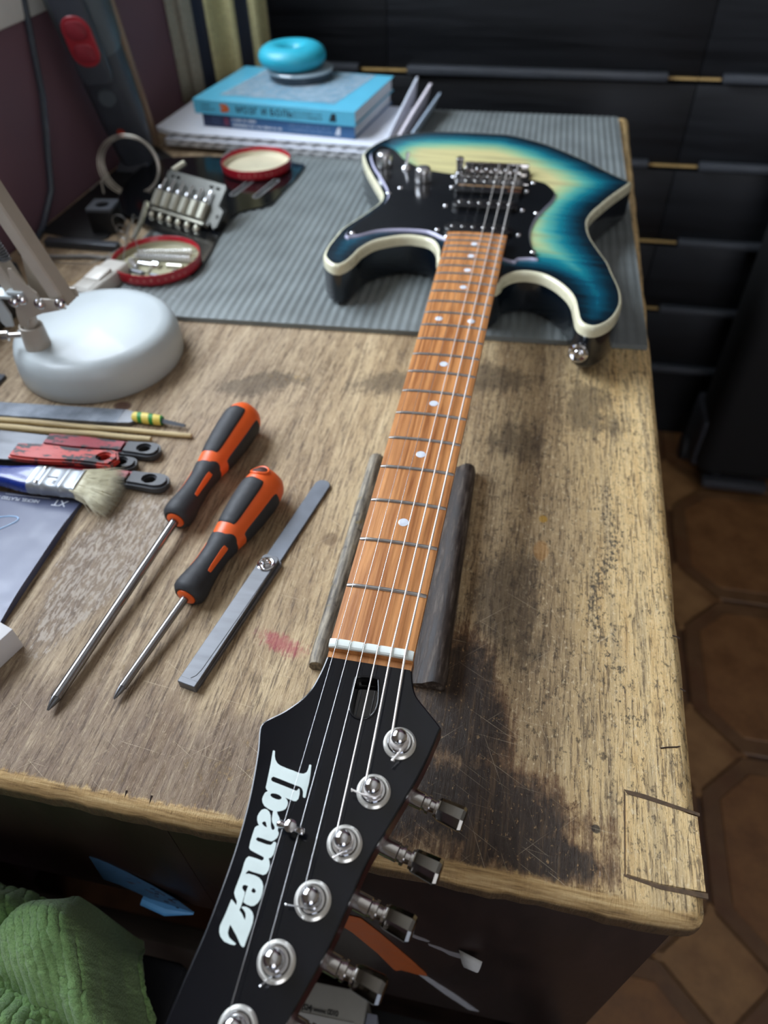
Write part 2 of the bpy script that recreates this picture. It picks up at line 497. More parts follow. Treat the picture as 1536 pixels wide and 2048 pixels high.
def floor_mat(name, a, b, lines=True):
    t = NT(name)
    n1 = t.noise(26, 6, rough=.65); n2 = t.noise(7, 4)
    c = t.ramp(n1, [(.3, a), (.7, b)])
    c = t.mix(t.maprange(n2, .45, .7, 0, .5), c, (92, 48, 26))
    t.set(Base_Color=c, Roughness=t.maprange(n1, .3, .7, .35, .5))
    return t.mat
M_TILE_A = floor_mat('brown_floor_tile', (112, 76, 46), (146, 104, 64))
M_TILE_B = floor_mat('sandy_floor_tile', (128, 94, 60), (168, 128, 84))
M_TILE_EDGE = floor_mat('floor_tile_border', (96, 68, 44), (122, 90, 60))
M_GROUT = floor_mat('dark_floor_joint', (60, 40, 26), (86, 58, 38))

fl = struct(MB().box((-.95, -2.3, FZ - .06), (2.0, 1.5, FZ - .003)).build('floor', M_GROUT))
P_ = .31
def octagon(cx, cy, r, ch):
    return [(cx + r, cy + r - ch), (cx + r - ch, cy + r), (cx - r + ch, cy + r), (cx - r, cy + r - ch), (cx - r, cy - r + ch), (cx - r + ch, cy - r), (cx + r - ch, cy - r), (cx + r, cy - r + ch)]
def slab(poly, z0, z1, ch=.002):
    b = MB(); t_ = offset(poly, -ch)
    b.ring_loft([[(x, y, z0) for x, y in poly], [(x, y, z1 - ch) for x, y in poly], [(x, y, z1) for x, y in t_]])
    return b
oct_b = oct_p = sq_b = None
for i in range(0, 5):
    for j in range(-2, 5):
        cx = .25 + i * P_; cy = .26 + j * P_
        if cx > 1.5: continue
        d_ = (cx, cy, 0)
        if oct_b is None:
            oct_b = slab(octagon(0, 0, .152, .062), FZ - .006, FZ - .001).build('tile', M_TILE_EDGE, fl, smooth=0)
            oct_p = slab(octagon(0, 0, .126, .05), FZ - .004, FZ).build('tile', M_TILE_A, fl, smooth=0)
            sq = [(0, .082), (-.082, 0), (0, -.082), (.082, 0)]
            sq_b = slab(sq, FZ - .006, FZ - .001).build('tile', M_TILE_B, fl, smooth=0)
            srcs = (oct_b, oct_p, sq_b)
            offs = ((0, 0), (0, 0), (P_ / 2, P_ / 2))
            for s_, q in zip(srcs, offs): s_.location = (cx + q[0], cy + q[1], 0)
        else:
            for s_, q in zip(srcs, offs):
                c_ = s_.copy(); COL.objects.link(c_)
                c_.location = (cx + q[0], cy + q[1], 0)

# left wall: maroon below a deep pale sill, one wide window above it
WX_ = -.53
SZ = .19
wl = struct(MB().box((WX_ - .24, -2.3, FZ), (WX_, 1.5, SZ)).build('wall_left', M_MAROON))
w_ = MB()
w_.box((WX_ - .24, 1.1, SZ), (WX_, 1.5, 1.6)).box((WX_ - .24, -2.3, SZ), (WX_, -.12, 1.6)).box((WX_ - .24, -.12, 1.10), (WX_, 1.1, 1.6))
w_.build('wall_face', M_PLASTER, wl)
struct(MB().box((WX_ - .24, -.12, SZ), (WX_ + .004, 1.1, SZ + .055), .003).build('trim_1', M_SILL))
SZ += .055
win = struct(thing('window_1', (WX_ - .2, .49, SZ), None, None))
fr = MB()
X0, X1 = WX_ - .23, WX_ - .18
fr.box((X0, -.12, SZ), (X1, -.06, 1.10), .004); fr.box((X0, 1.04, SZ), (X1, 1.1, 1.10), .004); fr.box((X0, -.06, SZ), (X1, 1.04, SZ + .05), .004); fr.box((X0, -.06, 1.05), (X1, 1.04, 1.10), .004)
fr.build('window_frame', M_FRAME, win)
MB().box((WX_ - .204, .475, SZ + .05), (WX_ - .178, .505, 1.05), .003).build('mullion', M_FRAME, win)
for y0, y1 in ((-.06, .475), (.505, 1.04)):
    MB().box((WX_ - .204, y0, SZ + .05), (WX_ - .198, y1, 1.05)).build('pane', M_GLASS, win)
struct(MB().box((-.96, 1.36, FZ), (2.0, 1.5, 1.6)).build('wall_back', M_MAROON))
struct(MB().box((1.9, -2.3, FZ), (2.05, 1.5, 1.6)).build('wall_right', M_PLASTER))
wf = MB()
wf.box((-.96, -2.45, FZ), (.3, -2.3, 1.6)).box((1.5, -2.45, FZ), (2.05, -2.3, 1.6)).box((.3, -2.45, 1.5), (1.5, -2.3, 1.6))
struct(wf.build('wall_front', M_PLASTER))
struct(MB().box((-.96, -2.45, 1.6), (2.05, 1.5, 1.7)).build('ceiling', M_CEIL))

# ================================================================== workbench
bench = thing('workbench', (0, 0, FZ), 'old wooden workbench with worn scratched top and dark brown front', 'workbench')
def bench_top():
    bm = bmesh.new()
    bmesh.ops.create_cube(bm, size=1)
    lo = (-.526, -.0805, -.024); hi = (.171, 1.03, 0)
    for v in bm.verts:
        v.co = Vector([lo[i] + (v.co[i] + .5) * (hi[i] - lo[i]) for i in range(3)])
    e_ = [e for e in bm.edges if (all(v.co.y < 0 for v in e.verts)) or (all(v.co.x > 0 for v in e.verts))]
    bmesh.ops.bevel(bm, geom=e_, offset=.0085, segments=4, profile=.5, affect='EDGES')
    for k in range(90):
        bmesh.ops.bisect_plane(bm, geom=bm.verts[:] + bm.edges[:] + bm.faces[:], plane_co=(-.52 + k * .0078, 0, 0), plane_no=(1, 0, 0))
    for k in range(60):
        bmesh.ops.bisect_plane(bm, geom=bm.verts[:] + bm.edges[:] + bm.faces[:], plane_co=(0, -.068 + k * .0185, 0), plane_no=(0, 1, 0))
    rnd = random.Random(4)
    from mathutils import noise
    for v in bm.verts:
        p = v.co
        n1 = noise.noise((p.x * 26, p.y * 9, 1.0)); n2 = noise.noise((p.x * 90, p.y * 40, 4.0))
        if p.y < -.07: p.y += .0016 * n1 + .0009 * n2; p.z += (.0008 * n2 if p.z < -.002 else 0)
        if p.x > .16 and p.y > -.06:
            q1 = noise.noise((2.0, p.y * 24, 1.0)); q2 = noise.noise((7.0, p.y * 80, 4.0))
            p.x += .0012 * q1 + .0006 * q2
    return bm
b_ = MB(); b_.bm.free(); b_.bm = bench_top()
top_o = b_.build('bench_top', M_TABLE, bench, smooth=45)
# repair strip let into the corner, its joints open (dark gaps cut around a light piece)
gap = MB()
gap.prism([(.1347, -.0215), (.145, -.0222), (.158, -.0246), (.1713, -.0268), (.1713, -.0283), (.158, -.0266), (.145, -.0246), (.1365, -.0238)], lambda x, y: (x, y, -.001), lambda x, y: (x, y, .00025))
gap.prism([(.1347, -.0215), (.1353, -.0232), (.1343, -.064), (.1338, -.064)], lambda x, y: (x, y, -.001), lambda x, y: (x, y, .0002))
gap.prism([(.1335, -.0632), (.15, -.0648), (.1713, -.0645), (.1713, -.0668), (.15, -.0668), (.1335, -.0642)], lambda x, y: (x, y, -.001), lambda x, y: (x, y, .00025))
gap.build('repair_joint', pm('open_joint', (84, 66, 48), .8, var=.35, scale=300), bench, smooth=0)
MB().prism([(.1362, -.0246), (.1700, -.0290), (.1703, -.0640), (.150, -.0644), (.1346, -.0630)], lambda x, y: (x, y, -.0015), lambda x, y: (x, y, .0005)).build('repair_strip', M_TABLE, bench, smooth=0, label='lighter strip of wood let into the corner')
M_CRACK = pm('crack_dark', (46, 32, 24), .9, var=.2)
for pts_ in ([(.166, .0815), (.1685, .081), (.1705, .080)], [(.168, .045), (.1697, .044), (.1708, .0435)], [(.1545, .005), (.158, .0062), (.1625, .0072), (.166, .009)]):
    MB().tube([(x, y, .0001 if x < .166 else -.0012) for x, y in pts_], .0004, 5).build('edge_crack', M_CRACK, bench)
for x in (-.118, -.104, -.262, -.235):
    MB().tube([(x, -.071, .0001), (x + .0006, -.0755, -.0012), (x + .0012, -.0795, -.006), (x + .0018, -.0802, -.010)], .0006, 5).build('edge_crack', M_CRACK, bench)
MB().box((-.52, -.0735, -.19), (-.1052, -.052, -.0245), 0).build('apron', M_DARKBROWN, bench)
MB().box((-.105, -.0735, -.335), (.164, -.055, -.0245), .0006).build('drawer_front', M_DARKBROWN, bench)
ped = MB()
ped.box((.146, -.055, FZ), (.164, 1.0, -.0245)).box((-.105, -.055, FZ), (-.101, 1.0, -.0245)).box((-.101, -.06, FZ), (.146, 1.0, -.70)).box((-.101, .98, FZ), (.146, 1.0, -.0245)).box((-.101, -.05, -.349), (.146, .9, -.337))
ped.build('pedestal', M_DARKBROWN, bench)
lg = MB().box((-.52, -.06, FZ), (-.46, 0, -.0245), .002).build('leg', M_DARKBROWN, bench)
c_ = lg.copy(); COL.objects.link(c_); c_.location = (0, 1.02, 0)
MB().box((-.46, .12, FZ), (-.1065, .14, -.0245)).build('inner_panel', M_BLKPLASTIC, bench)
MB().box((-.46, -.052, -.585), (-.1065, -.03, -.475), .002).build('stretcher', grain_wood('stretcher_wood', (54, 46, 40), (80, 70, 60), (12, 60, 90), .6), bench)

# tape and paper scraps stuck on the front of the bench
FP = -.0737
def on_front(poly, t_=.0004, lift=None):
    f = lift or (lambda x, z: 0)
    b = MB(); b.prism(poly, lambda x, z: (x, FP - f(x, z), z), lambda x, z: (x, FP - t_ - f(x, z), z)); return b
def tape(name, poly, col, label, cat='tape', rough=.6, lift=None, grp=None):
    m_ = pm('tape_' + name + str(len(MATS)), col, rough, var=.1, scale=90, bump=.1)
    o = on_front(poly, lift=lift).build(name, m_, None, (poly[0][0], FP, poly[0][1]), smooth=0)
    return tag(o, label, cat, grp)
tape('masking_tape', [(-.0135, -.1285), (.0015, -.1285), (.013, -.152), (.034, -.203), (.0445, -.231), (.0455, -.238), (.0375, -.2405), (.0265, -.238), (.0225, -.2445), (.020, -.2385), (.010, -.205), (-.006, -.165), (-.022, -.142)], (160, 80, 34), 'strip of orange tape stuck slantwise on the dark brown drawer front', rough=.5)
tape('masking_tape', [(.0395, -.2405), (.0455, -.2395), (.068, -.276), (.0885, -.316), (.0805, -.318), (.06, -.283)], (150, 150, 154), 'thin grey white tape tail running down from the orange strip')
o = tape('masking_tape', [(-.1815, -.125), (-.176, -.1265), (-.170, -.131), (-.160, -.142), (-.145, -.158), (-.130, -.173), (-.1215, -.186), (-.135, -.186), (-.152, -.181), (-.160, -.1755), (-.1725, -.168), (-.1835, -.165)], (44, 78, 108), 'blue tape strip peeling off the bench front above the green towel', lift=lambda x, z: max(0, (-.150 - z)) * .12)
cb = MB(); cb.tube([(-.158, FP - .004, -.184), (-.14, FP - .006, -.1875), (-.121, FP - .005, -.189)], [.0045, .005, .001], 10)
cb.build('curled_edge', pm('tape_blue_back', (84, 150, 206), .5, var=.08), o)
mk = MB(); rnd = random.Random(3)
for k in range(26):
    s_ = rnd.random(); x = -.1745 + s_ * .047; z = -.140 - s_ * .041 - rnd.uniform(-.006, .010); a = rnd.uniform(-.2, .9)
    mk.tube([(x, FP - .0006 - max(0, -.15 - z) * .12, z), (x + .0035 * math.cos(a), FP - .0007 - max(0, -.15 - z) * .12, z - .003 * math.sin(a))], .00035, 4)
mk.build('pen_marks', pm('ink', (22, 32, 56), .7), o)
def scrap(poly, label): return tape('paper_residue', poly, (118, 114, 116), label, 'residue', .8)
scrap([(.026, -.1345), (.032, -.137), (.043, -.143), (.0455, -.146), (.044, -.1485), (.038, -.147), (.03, -.1415), (.0255, -.138)], 'smear of white label residue nearest the tuner buttons on the drawer front')
scrap([(.0445, -.1515), (.052, -.154), (.0575, -.158), (.0655, -.159), (.0685, -.164), (.066, -.170), (.059, -.168), (.0545, -.162), (.045, -.1555)], 'grainy white label residue patch beside the torn paper curl')
fl_ = MB()
rows = []
for k in range(6):
    s_ = k / 5; w = .0075 * (1 - .75 * s_)
    rows.append([(.0715 - w + .002 * s_, FP - .001 - .006 * math.sin(s_ * 2.6), -.1475 - .021 * s_), (.0715 + w + .002 * s_, FP - .001 - .008 * math.sin(s_ * 2.4 + .5), -.147 - .021 * s_)])
for k in range(5): fl_.faces([*rows[k], *reversed(rows[k + 1])], [(0, 1, 2, 3)])
o = fl_.build('torn_paper', pm('torn_paper', (186, 186, 184), .7), None, (.0715, FP, -.158))
md = o.modifiers.new('s', 'SOLIDIFY'); md.thickness = .0004
tag(o, 'small curled flap of torn white paper on the drawer front', 'paper scrap')

# ================================================================== things under the bench front
def box_things():
    d_ = MB()
    d_.box((-.100, -.330, -.412), (.158, -.0745, -.405)); d_.box((-.100, -.330, -.405), (-.092, -.0745, -.347)); d_.box((.150, -.330, -.405), (.158, -.0745, -.347))
    d_.build('open_drawer', M_BLKPLASTIC, bench, label='lower drawer standing open')
    MB().box((-.103, -.346, -.430), (.162, -.330, -.338), .0012).build('open_drawer_front', M_DARKBROWN, bench)
    t_ = thing('cardboard_box', (-.035, -.10, -.405), 'pale grey cardboard box with printed lettering in the open lower drawer', 'box')
    M0 = Matrix.Translation((.0008, -.0815, -.405)) @ Matrix.Rotation(R(1.5), 4, 'Z')
    MB().box((-.072, -.075, 0), (0, 0, .105), .0012, 2, M0).build('carton', pm('grey_card', (176, 176, 170), .8, var=.03), t_)
    M = Matrix.Translation((-.0480, -.1022, -.2998)) @ Matrix.Rotation(R(1.5), 4, 'Z')
    text_poly('(524) www. 0010', .0052, M, .0003, .80, bold=.00012).build('lettering', pm('print_black', (36, 36, 40), .7), t_)
    MB().box((-.070, -.074, .1050), (-.0065, -.0215, .1056), 0, 1, M0).build('label_flap', pm('white_card', (196, 196, 194), .7, var=.03), t_)
    o = MB().box((.0022, -.13, -.405), (.0105, -.0925, -.312), .0006).build('white_card', pm('blue_white_card', (150, 156, 172), .7, var=.03), None, (.006, -.10, -.405))
    tag(o, 'bluish white card standing beside the grey cardboard box', 'card')
box_things()
# stool with a green towel thrown over it
st = thing('stool', (-.27, -.27, FZ), 'low stool with dark seat half hidden under the heaped green towel', 'stool')
MB().box((-.41, -.38, -.27), (-.13, -.10, -.2410), .006).build('seat', pm('dark_seat', (22, 24, 32), .7), st)
for sx in (-.38, -.18):
    for sy in (-.38, -.18):
        MB().cyl((sx, sy, FZ), (sx, sy, -.262), .016).build('leg', M_POLE, st)
def towel():
    from mathutils import noise
    nu, nv = 420, 330
    vs = []; fs = []
    def smooth(a, b, t):
        t = max(0, min(1, (t - a) / (b - a))); return t * t * (3 - 2 * t)
    for j in range(nv):
        for i in range(nu):
            u = i / (nu - 1); v = j / (nv - 1)
            y = -.36 + .262 * v
            xr = min(-.055, -.146 + (-.098 - y) * .71)
            x = -.42 + (xr + .42) * u; qx = x + .030; qy = y + .008
            # two rounded lobes with a deep crease between them, falling away at the right edge
            z = -.150 + .055 * math.exp(-((qx + .150) / .055) ** 2 - ((qy + .105) / .060) ** 2) + .050 * math.exp(-((qx + .225) / .045) ** 2 - ((qy + .130) / .05) ** 2) + .03 * math.exp(-((qx + .15) / .06) ** 2 - ((qy + .19) / .04) ** 2)
            cr = (qx + .183) - (qy + .115) * .55
            z -= .030 * math.exp(-(cr / .011) ** 2) * smooth(-.19, -.12, qy)
            z -= .020 * math.exp(-((qy + .148 + .3 * (qx + .15)) / .010) ** 2) * smooth(-.2, -.16, qx)
            z += .006 * math.sin(34 * qx + 20 * qy)
            e = smooth(.87, 1.0, u); z -= .075 * e; x -= .012 * e
            g = smooth(.93, 1, v); z -= .03 * g
            z -= .06 * (1 - smooth(0, .25, v)) + .05 * (1 - smooth(0, .2, u))
            z = max(z, -.232)
            z += .010 * noise.noise((x * 24, y * 30, 2.0)) + .005 * noise.noise((x * 60, y * 70, 5.0))
            ph = (x * .80 + y * .38 + .012 * math.sin(22 * y + 2) + .008 * math.sin(36 * x)) / .0056
            rib = abs(((ph % 1) - .5) * 2) ** 3
            flat = math.exp(-((cr - .028) / .022) ** 2) * smooth(-.155, -.12, y)
            strong = 1 - .75 * flat
            bead = noise.noise((x * 420, y * 420, 7.0)); bead2 = noise.noise((x * 230, y * 230, 3.0))
            z += -.0034 * rib * strong + (.0017 * bead + .0012 * bead2) * (1 - .5 * flat)
            vs.append((x, y, z))
    for j in range(nv - 1):
        for i in range(nu - 1):
            a = j * nu + i; fs.append((a, a + 1, a + nu + 1, a + nu))
    b = MB(); b.faces(vs, fs)
    t = NT('green_terry'); n1 = t.noise(700, 3, rough=.7); n2 = t.noise(40, 3)
    t.set(Base_Color=t.mix(t.maprange(n1, .4, .66, 0, .5), t.ramp(n2, [(.3, (122, 160, 98)), (.7, (148, 186, 120))]), (78, 116, 62)), Roughness=.95)
    t.bsdf.inputs['Sheen Weight'].default_value = .3
    t.bump(n1, .8, .0015)
    o = b.build('towel', t.mat, None, (-.26, -.26, -.235), smooth=80)
    md = o.modifiers.new('thickness', 'SOLIDIFY'); md.thickness = .002; md.offset = -1
    tag(o, 'crumpled green ribbed terry towel heaped in front of the bench', 'towel')
towel()

# ================================================================== dresser, curtain, suitcase at the back
DY = 1.205
M_BRASS = pm('raw_gold_edge', (176, 146, 92), .5, .2, var=.1)
dr = thing('dresser', (.4, 1.3, FZ), 'tall black stained wooden dresser with grained drawer fronts behind the bench', 'dresser')
MB().box((-.50, DY + .02, FZ), (1.36, 1.358, .62), .002).build('carcass', M_BLACKWOOD, dr)
zt = [.30, .006, -.130, -.268, -.407, -.545]
for r_ in range(5):
    z1 = zt[r_] - .003; z0 = zt[r_ + 1] + .003
    for (xa, xb) in ((-.755, -.2355), (-.2345, .2845), (.2855, .8025), (.8035, 1.33)):
        if xb < -.5: xa, xb = -.5, -.2355
        xa = max(xa, -.5)
        f_ = MB().box((xa, DY, z0), (xb, DY + .019, z1), .0012).build('drawer', M_BLACKWOOD, dr)
        # a lip pull along the lower edge, stopping short of the gaps where the bare gold edge shows
        la = xa + (.036 if xa > -.5 else .0); lb = xb - .049
        MB().box((la, DY - .016, z0 + .000), (lb, DY + .001, z0 + .012), .002, 2).build('lip_pull', pm('lip_black', (54, 57, 62), .4, var=.2, scale=30, stretch=(1, 8, 8)), f_)
        MB().box((lb + .002, DY - .003, z0 + .001), (xb, DY + .001, z0 + .0045)).build('edge_strip', M_BRASS, f_)
        if xa > -.5: MB().box((xa, DY - .003, z0 + .001), (la - .002, DY + .001, z0 + .0045)).build('edge_strip', M_BRASS, f_)
MB().box((-.5, DY, .306), (1.33, DY + .019, .60), .001).build('upper_panel', M_BLACKWOOD, dr)
MB().box((-.5, DY + .01, FZ), (1.33, DY + .021, -.549)).build('plinth', M_BLACKWOOD, dr)

def curtain():
    t = NT('striped_curtain')
    a = t.n.new('ShaderNodeAttribute'); a.attribute_name = 'stripe'
    w = t.noise(300, 3)
    c = t.ramp(a.outputs['Fac'], [(0, (150, 146, 130)), (.24, (30, 38, 54)), (.38, (176, 168, 122)), (.68, (30, 38, 54)), (.79, (168, 160, 116)), (.985, (30, 34, 44))], 'CONSTANT')
    t.set(Base_Color=t.mix(t.maprange(w, .3, .7, 0, .25), c, (30, 30, 34)), Roughness=.9)
    n = 120; vs = []; fs = []; val = []
    for j in range(24):
        for i in range(n):
            u = i / (n - 1); z = .0095 + .815 * j / 23
            x = -.5265 + .125 * u
            y = .990 + .095 * u + .007 * math.sin(u * 26 + .3 * math.sin(j * .3))
            vs.append((x, y, z)); val.append(u)
    for j in range(23):
        for i in range(n - 1):
            a_ = j * n + i; fs.append((a_, a_ + 1, a_ + n + 1, a_ + n))
    me = bpy.data.meshes.new('curtain'); me.from_pydata(vs, [], fs)
    me.polygons.foreach_set('use_smooth', [True] * len(me.polygons))
    at = me.attributes.new('stripe', 'FLOAT', 'POINT')
    for k, v in enumerate(val): at.data[k].value = v
    me.materials.append(t.mat)
    o = bpy.data.objects.new('curtain', me); COL.objects.link(o)
    md = o.modifiers.new('s', 'SOLIDIFY'); md.thickness = .0015
    tag(o, 'curtain with yellow grey and navy stripes hanging in the corner behind books', 'curtain')
curtain()
rail = MB().cyl((-.5265, .988, .826), (-.40, 1.085, .826), .006).build('curtain_rail', M_STEEL, None, (-.46, 1.03, .82))
tag(rail, 'thin metal rail that holds the striped curtain', 'rail')

sc_ = thing('suitcase', (.62, 1.09, FZ), 'black wheeled suitcase standing on the floor before the dresser', 'suitcase')
MB().box((.452, 1.03, FZ + .03), (.86, 1.17, -.04), .03, 4).build('shell', pm('black_ballistic_cloth', (7, 8, 10), .75, var=.2, scale=400, bump=.1), sc_)
g_ = MB(); g_.box((.444, 1.06, FZ + .035), (.47, 1.176, FZ + .15), .008, 3); g_.box((.47, 1.02, FZ + .012), (.60, 1.05, FZ + .03), .004); g_.build('corner_guard', pm('grey_guard', (54, 56, 62), .55), sc_)
for x in (.444, .84):
    MB().lathe([(.012, -.012), (.028, -.010), (.030, 0), (.028, .010), (.012, .012)], (x, 1.13, FZ + .030), (1, 0, 0), 24).build('wheel', M_RUBBER, sc_)
for x in (.50, .80):
    MB().lathe([(.010, -.010), (.016, -.008), (.0175, 0), (.016, .008), (.010, .010)], (x, 1.055, FZ + .0175), (1, 0, 0), 20).build('wheel', M_RUBBER, sc_)
hd = MB(); hd.tube([(.58, 1.10, -.045), (.58, 1.10, .06), (.60, 1.10, .08), (.70, 1.10, .08), (.72, 1.10, .06), (.72, 1.10, -.045)], .008, 8); hd.build('handle', M_BLKPLASTIC, sc_)

# ================================================================== ribbed mat
def mat_obj():
    fl_, fr_, br_, bl_ = (-.30, .3735), (.166, .3935), (.1537, 1.016), (-.385, 1.010)
    nx = 62 * 6 + 1; ny = 30
    vs = []; fs = []
    def outl(u):   # front edge curves back at the left corner
        return 0
    for j in range(ny):
        v = j / (ny - 1)
        for i in range(nx):
            u = i / (nx - 1)
            xl = -.385; xr = fr_[0] + (br_[0] - fr_[0]) * v
            x = xl + (xr - xl) * u
            yf = .3735 + (.3935 - .3735) * max(0, (x + .27) / .436)
            if x < -.27: yf = .3735 + .075 - math.sqrt(max(0, .075 ** 2 - ((-.27 - x) * .075 / .115) ** 2))
            y = yf + (1.0155 - yf) * v
            z = .0064 + .0007 * math.sin(u * 62 * 2 * math.pi)
            if v == 0: z = .005
            vs.append((x, y, z))
    n = len(vs)
    vs += [(x, y, 0.0003) for x, y, z in vs]
    for j in range(ny - 1):
        for i in range(nx - 1):
            a = j * nx + i; fs.append((a, a + 1, a + nx + 1, a + nx))
    rim = [i for i in range(nx)] + [j * nx + nx - 1 for j in range(1, ny)] + [(ny - 1) * nx + i for i in range(nx - 2, -1, -1)] + [j * nx for j in range(ny - 2, 0, -1)]
    for k in range(len(rim)):
        a, b = rim[k], rim[(k + 1) % len(rim)]; fs.append((a, b, b + n, a + n))
    fs.append(tuple(r + n for r in rim))
    bb = MB(); bb.faces(vs, fs)
    t = NT('grey_ribbed_foam')
    n1 = t.noise(25, 5); n2 = t.noise(500, 3); n3 = t.noise(60, 4, rough=.7)
    c = t.ramp(n1, [(.3, (100, 106, 106)), (.7, (117, 124, 124))])
    c = t.mix(t.maprange(n3, .68, .74, 0, .4), c, (166, 172, 174))
    t.set(Base_Color=c, Roughness=t.maprange(n2, .3, .7, .42, .6))
    t.bump(n2, .12, .0003)
    o = bb.build('bench_mat', t.mat, None, (-.1, .7, 0), smooth=50)
    tag(o, 'grey ribbed foam mat lying on the workbench under the guitar body', 'mat')
mat_obj()

# ================================================================== neck block
def neck_block():
    t = NT('grey_weathered_wood')
    n1 = t.noise(1, 7, t.mapping(scale=(420, 40, 200)), rough=.7); n2 = t.noise(120, 5)
    c = t.ramp(n1, [(.36, (52, 46, 38)), (.5, (116, 108, 94)), (.62, (160, 150, 130))])
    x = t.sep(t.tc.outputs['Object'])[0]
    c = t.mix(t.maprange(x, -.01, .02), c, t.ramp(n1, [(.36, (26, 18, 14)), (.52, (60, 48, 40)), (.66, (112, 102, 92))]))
    c = t.mix(t.maprange(n2, .6, .68, 0, .6), c, (46, 36, 30))
    c = t.mix(t.math('MULTIPLY', t.maprange(n2, .4, .34, 0, .7), t.maprange(x, -.0, -.03)), c, (128, 110, 66))
    t.set(Base_Color=c, Roughness=t.maprange(n1, .3, .7, .45, .7)); t.bump(n1, .5, .001)
    prof = [(-.0435, 0), (-.0445, .003), (-.044, .0065), (-.0425, .0085), (-.0395, .0095), (-.0365, .0085), (-.0345, .0062), (-.032, .005), (-.02, .0046), (.0, .0045), (.018, .0046), (.0235, .0056), (.0265, .008), (.0295, .0098), (.0325, .0096), (.0345, .0085), (.0362, .0062), (.0368, .003), (.036, 0)]
    rings = []
    from mathutils import noise
    for k in range(41):
        s = k / 40; y = .0175 + (.2045 - .0175) * s
        sh = -.0035 * s
        inset = .0012 if k in (0, 40) else 0
        rings.append([(x_ * (1 - inset * 10) + (sh if x_ < 0 else sh), y + .0005 * noise.noise((x_ * 90, k * .4, 0)), max(0, z_ - (inset if z_ > .001 else 0) + (.0004 * noise.noise((x_ * 200, y * 60, 3)) if z_ > .001 else 0))) for x_, z_ in prof])
    b = MB(); b.ring_loft(rings)
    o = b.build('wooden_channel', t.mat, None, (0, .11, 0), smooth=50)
    tag(o, 'weathered wooden strip with two raised rails beneath the guitar neck', 'wood block')
neck_block()

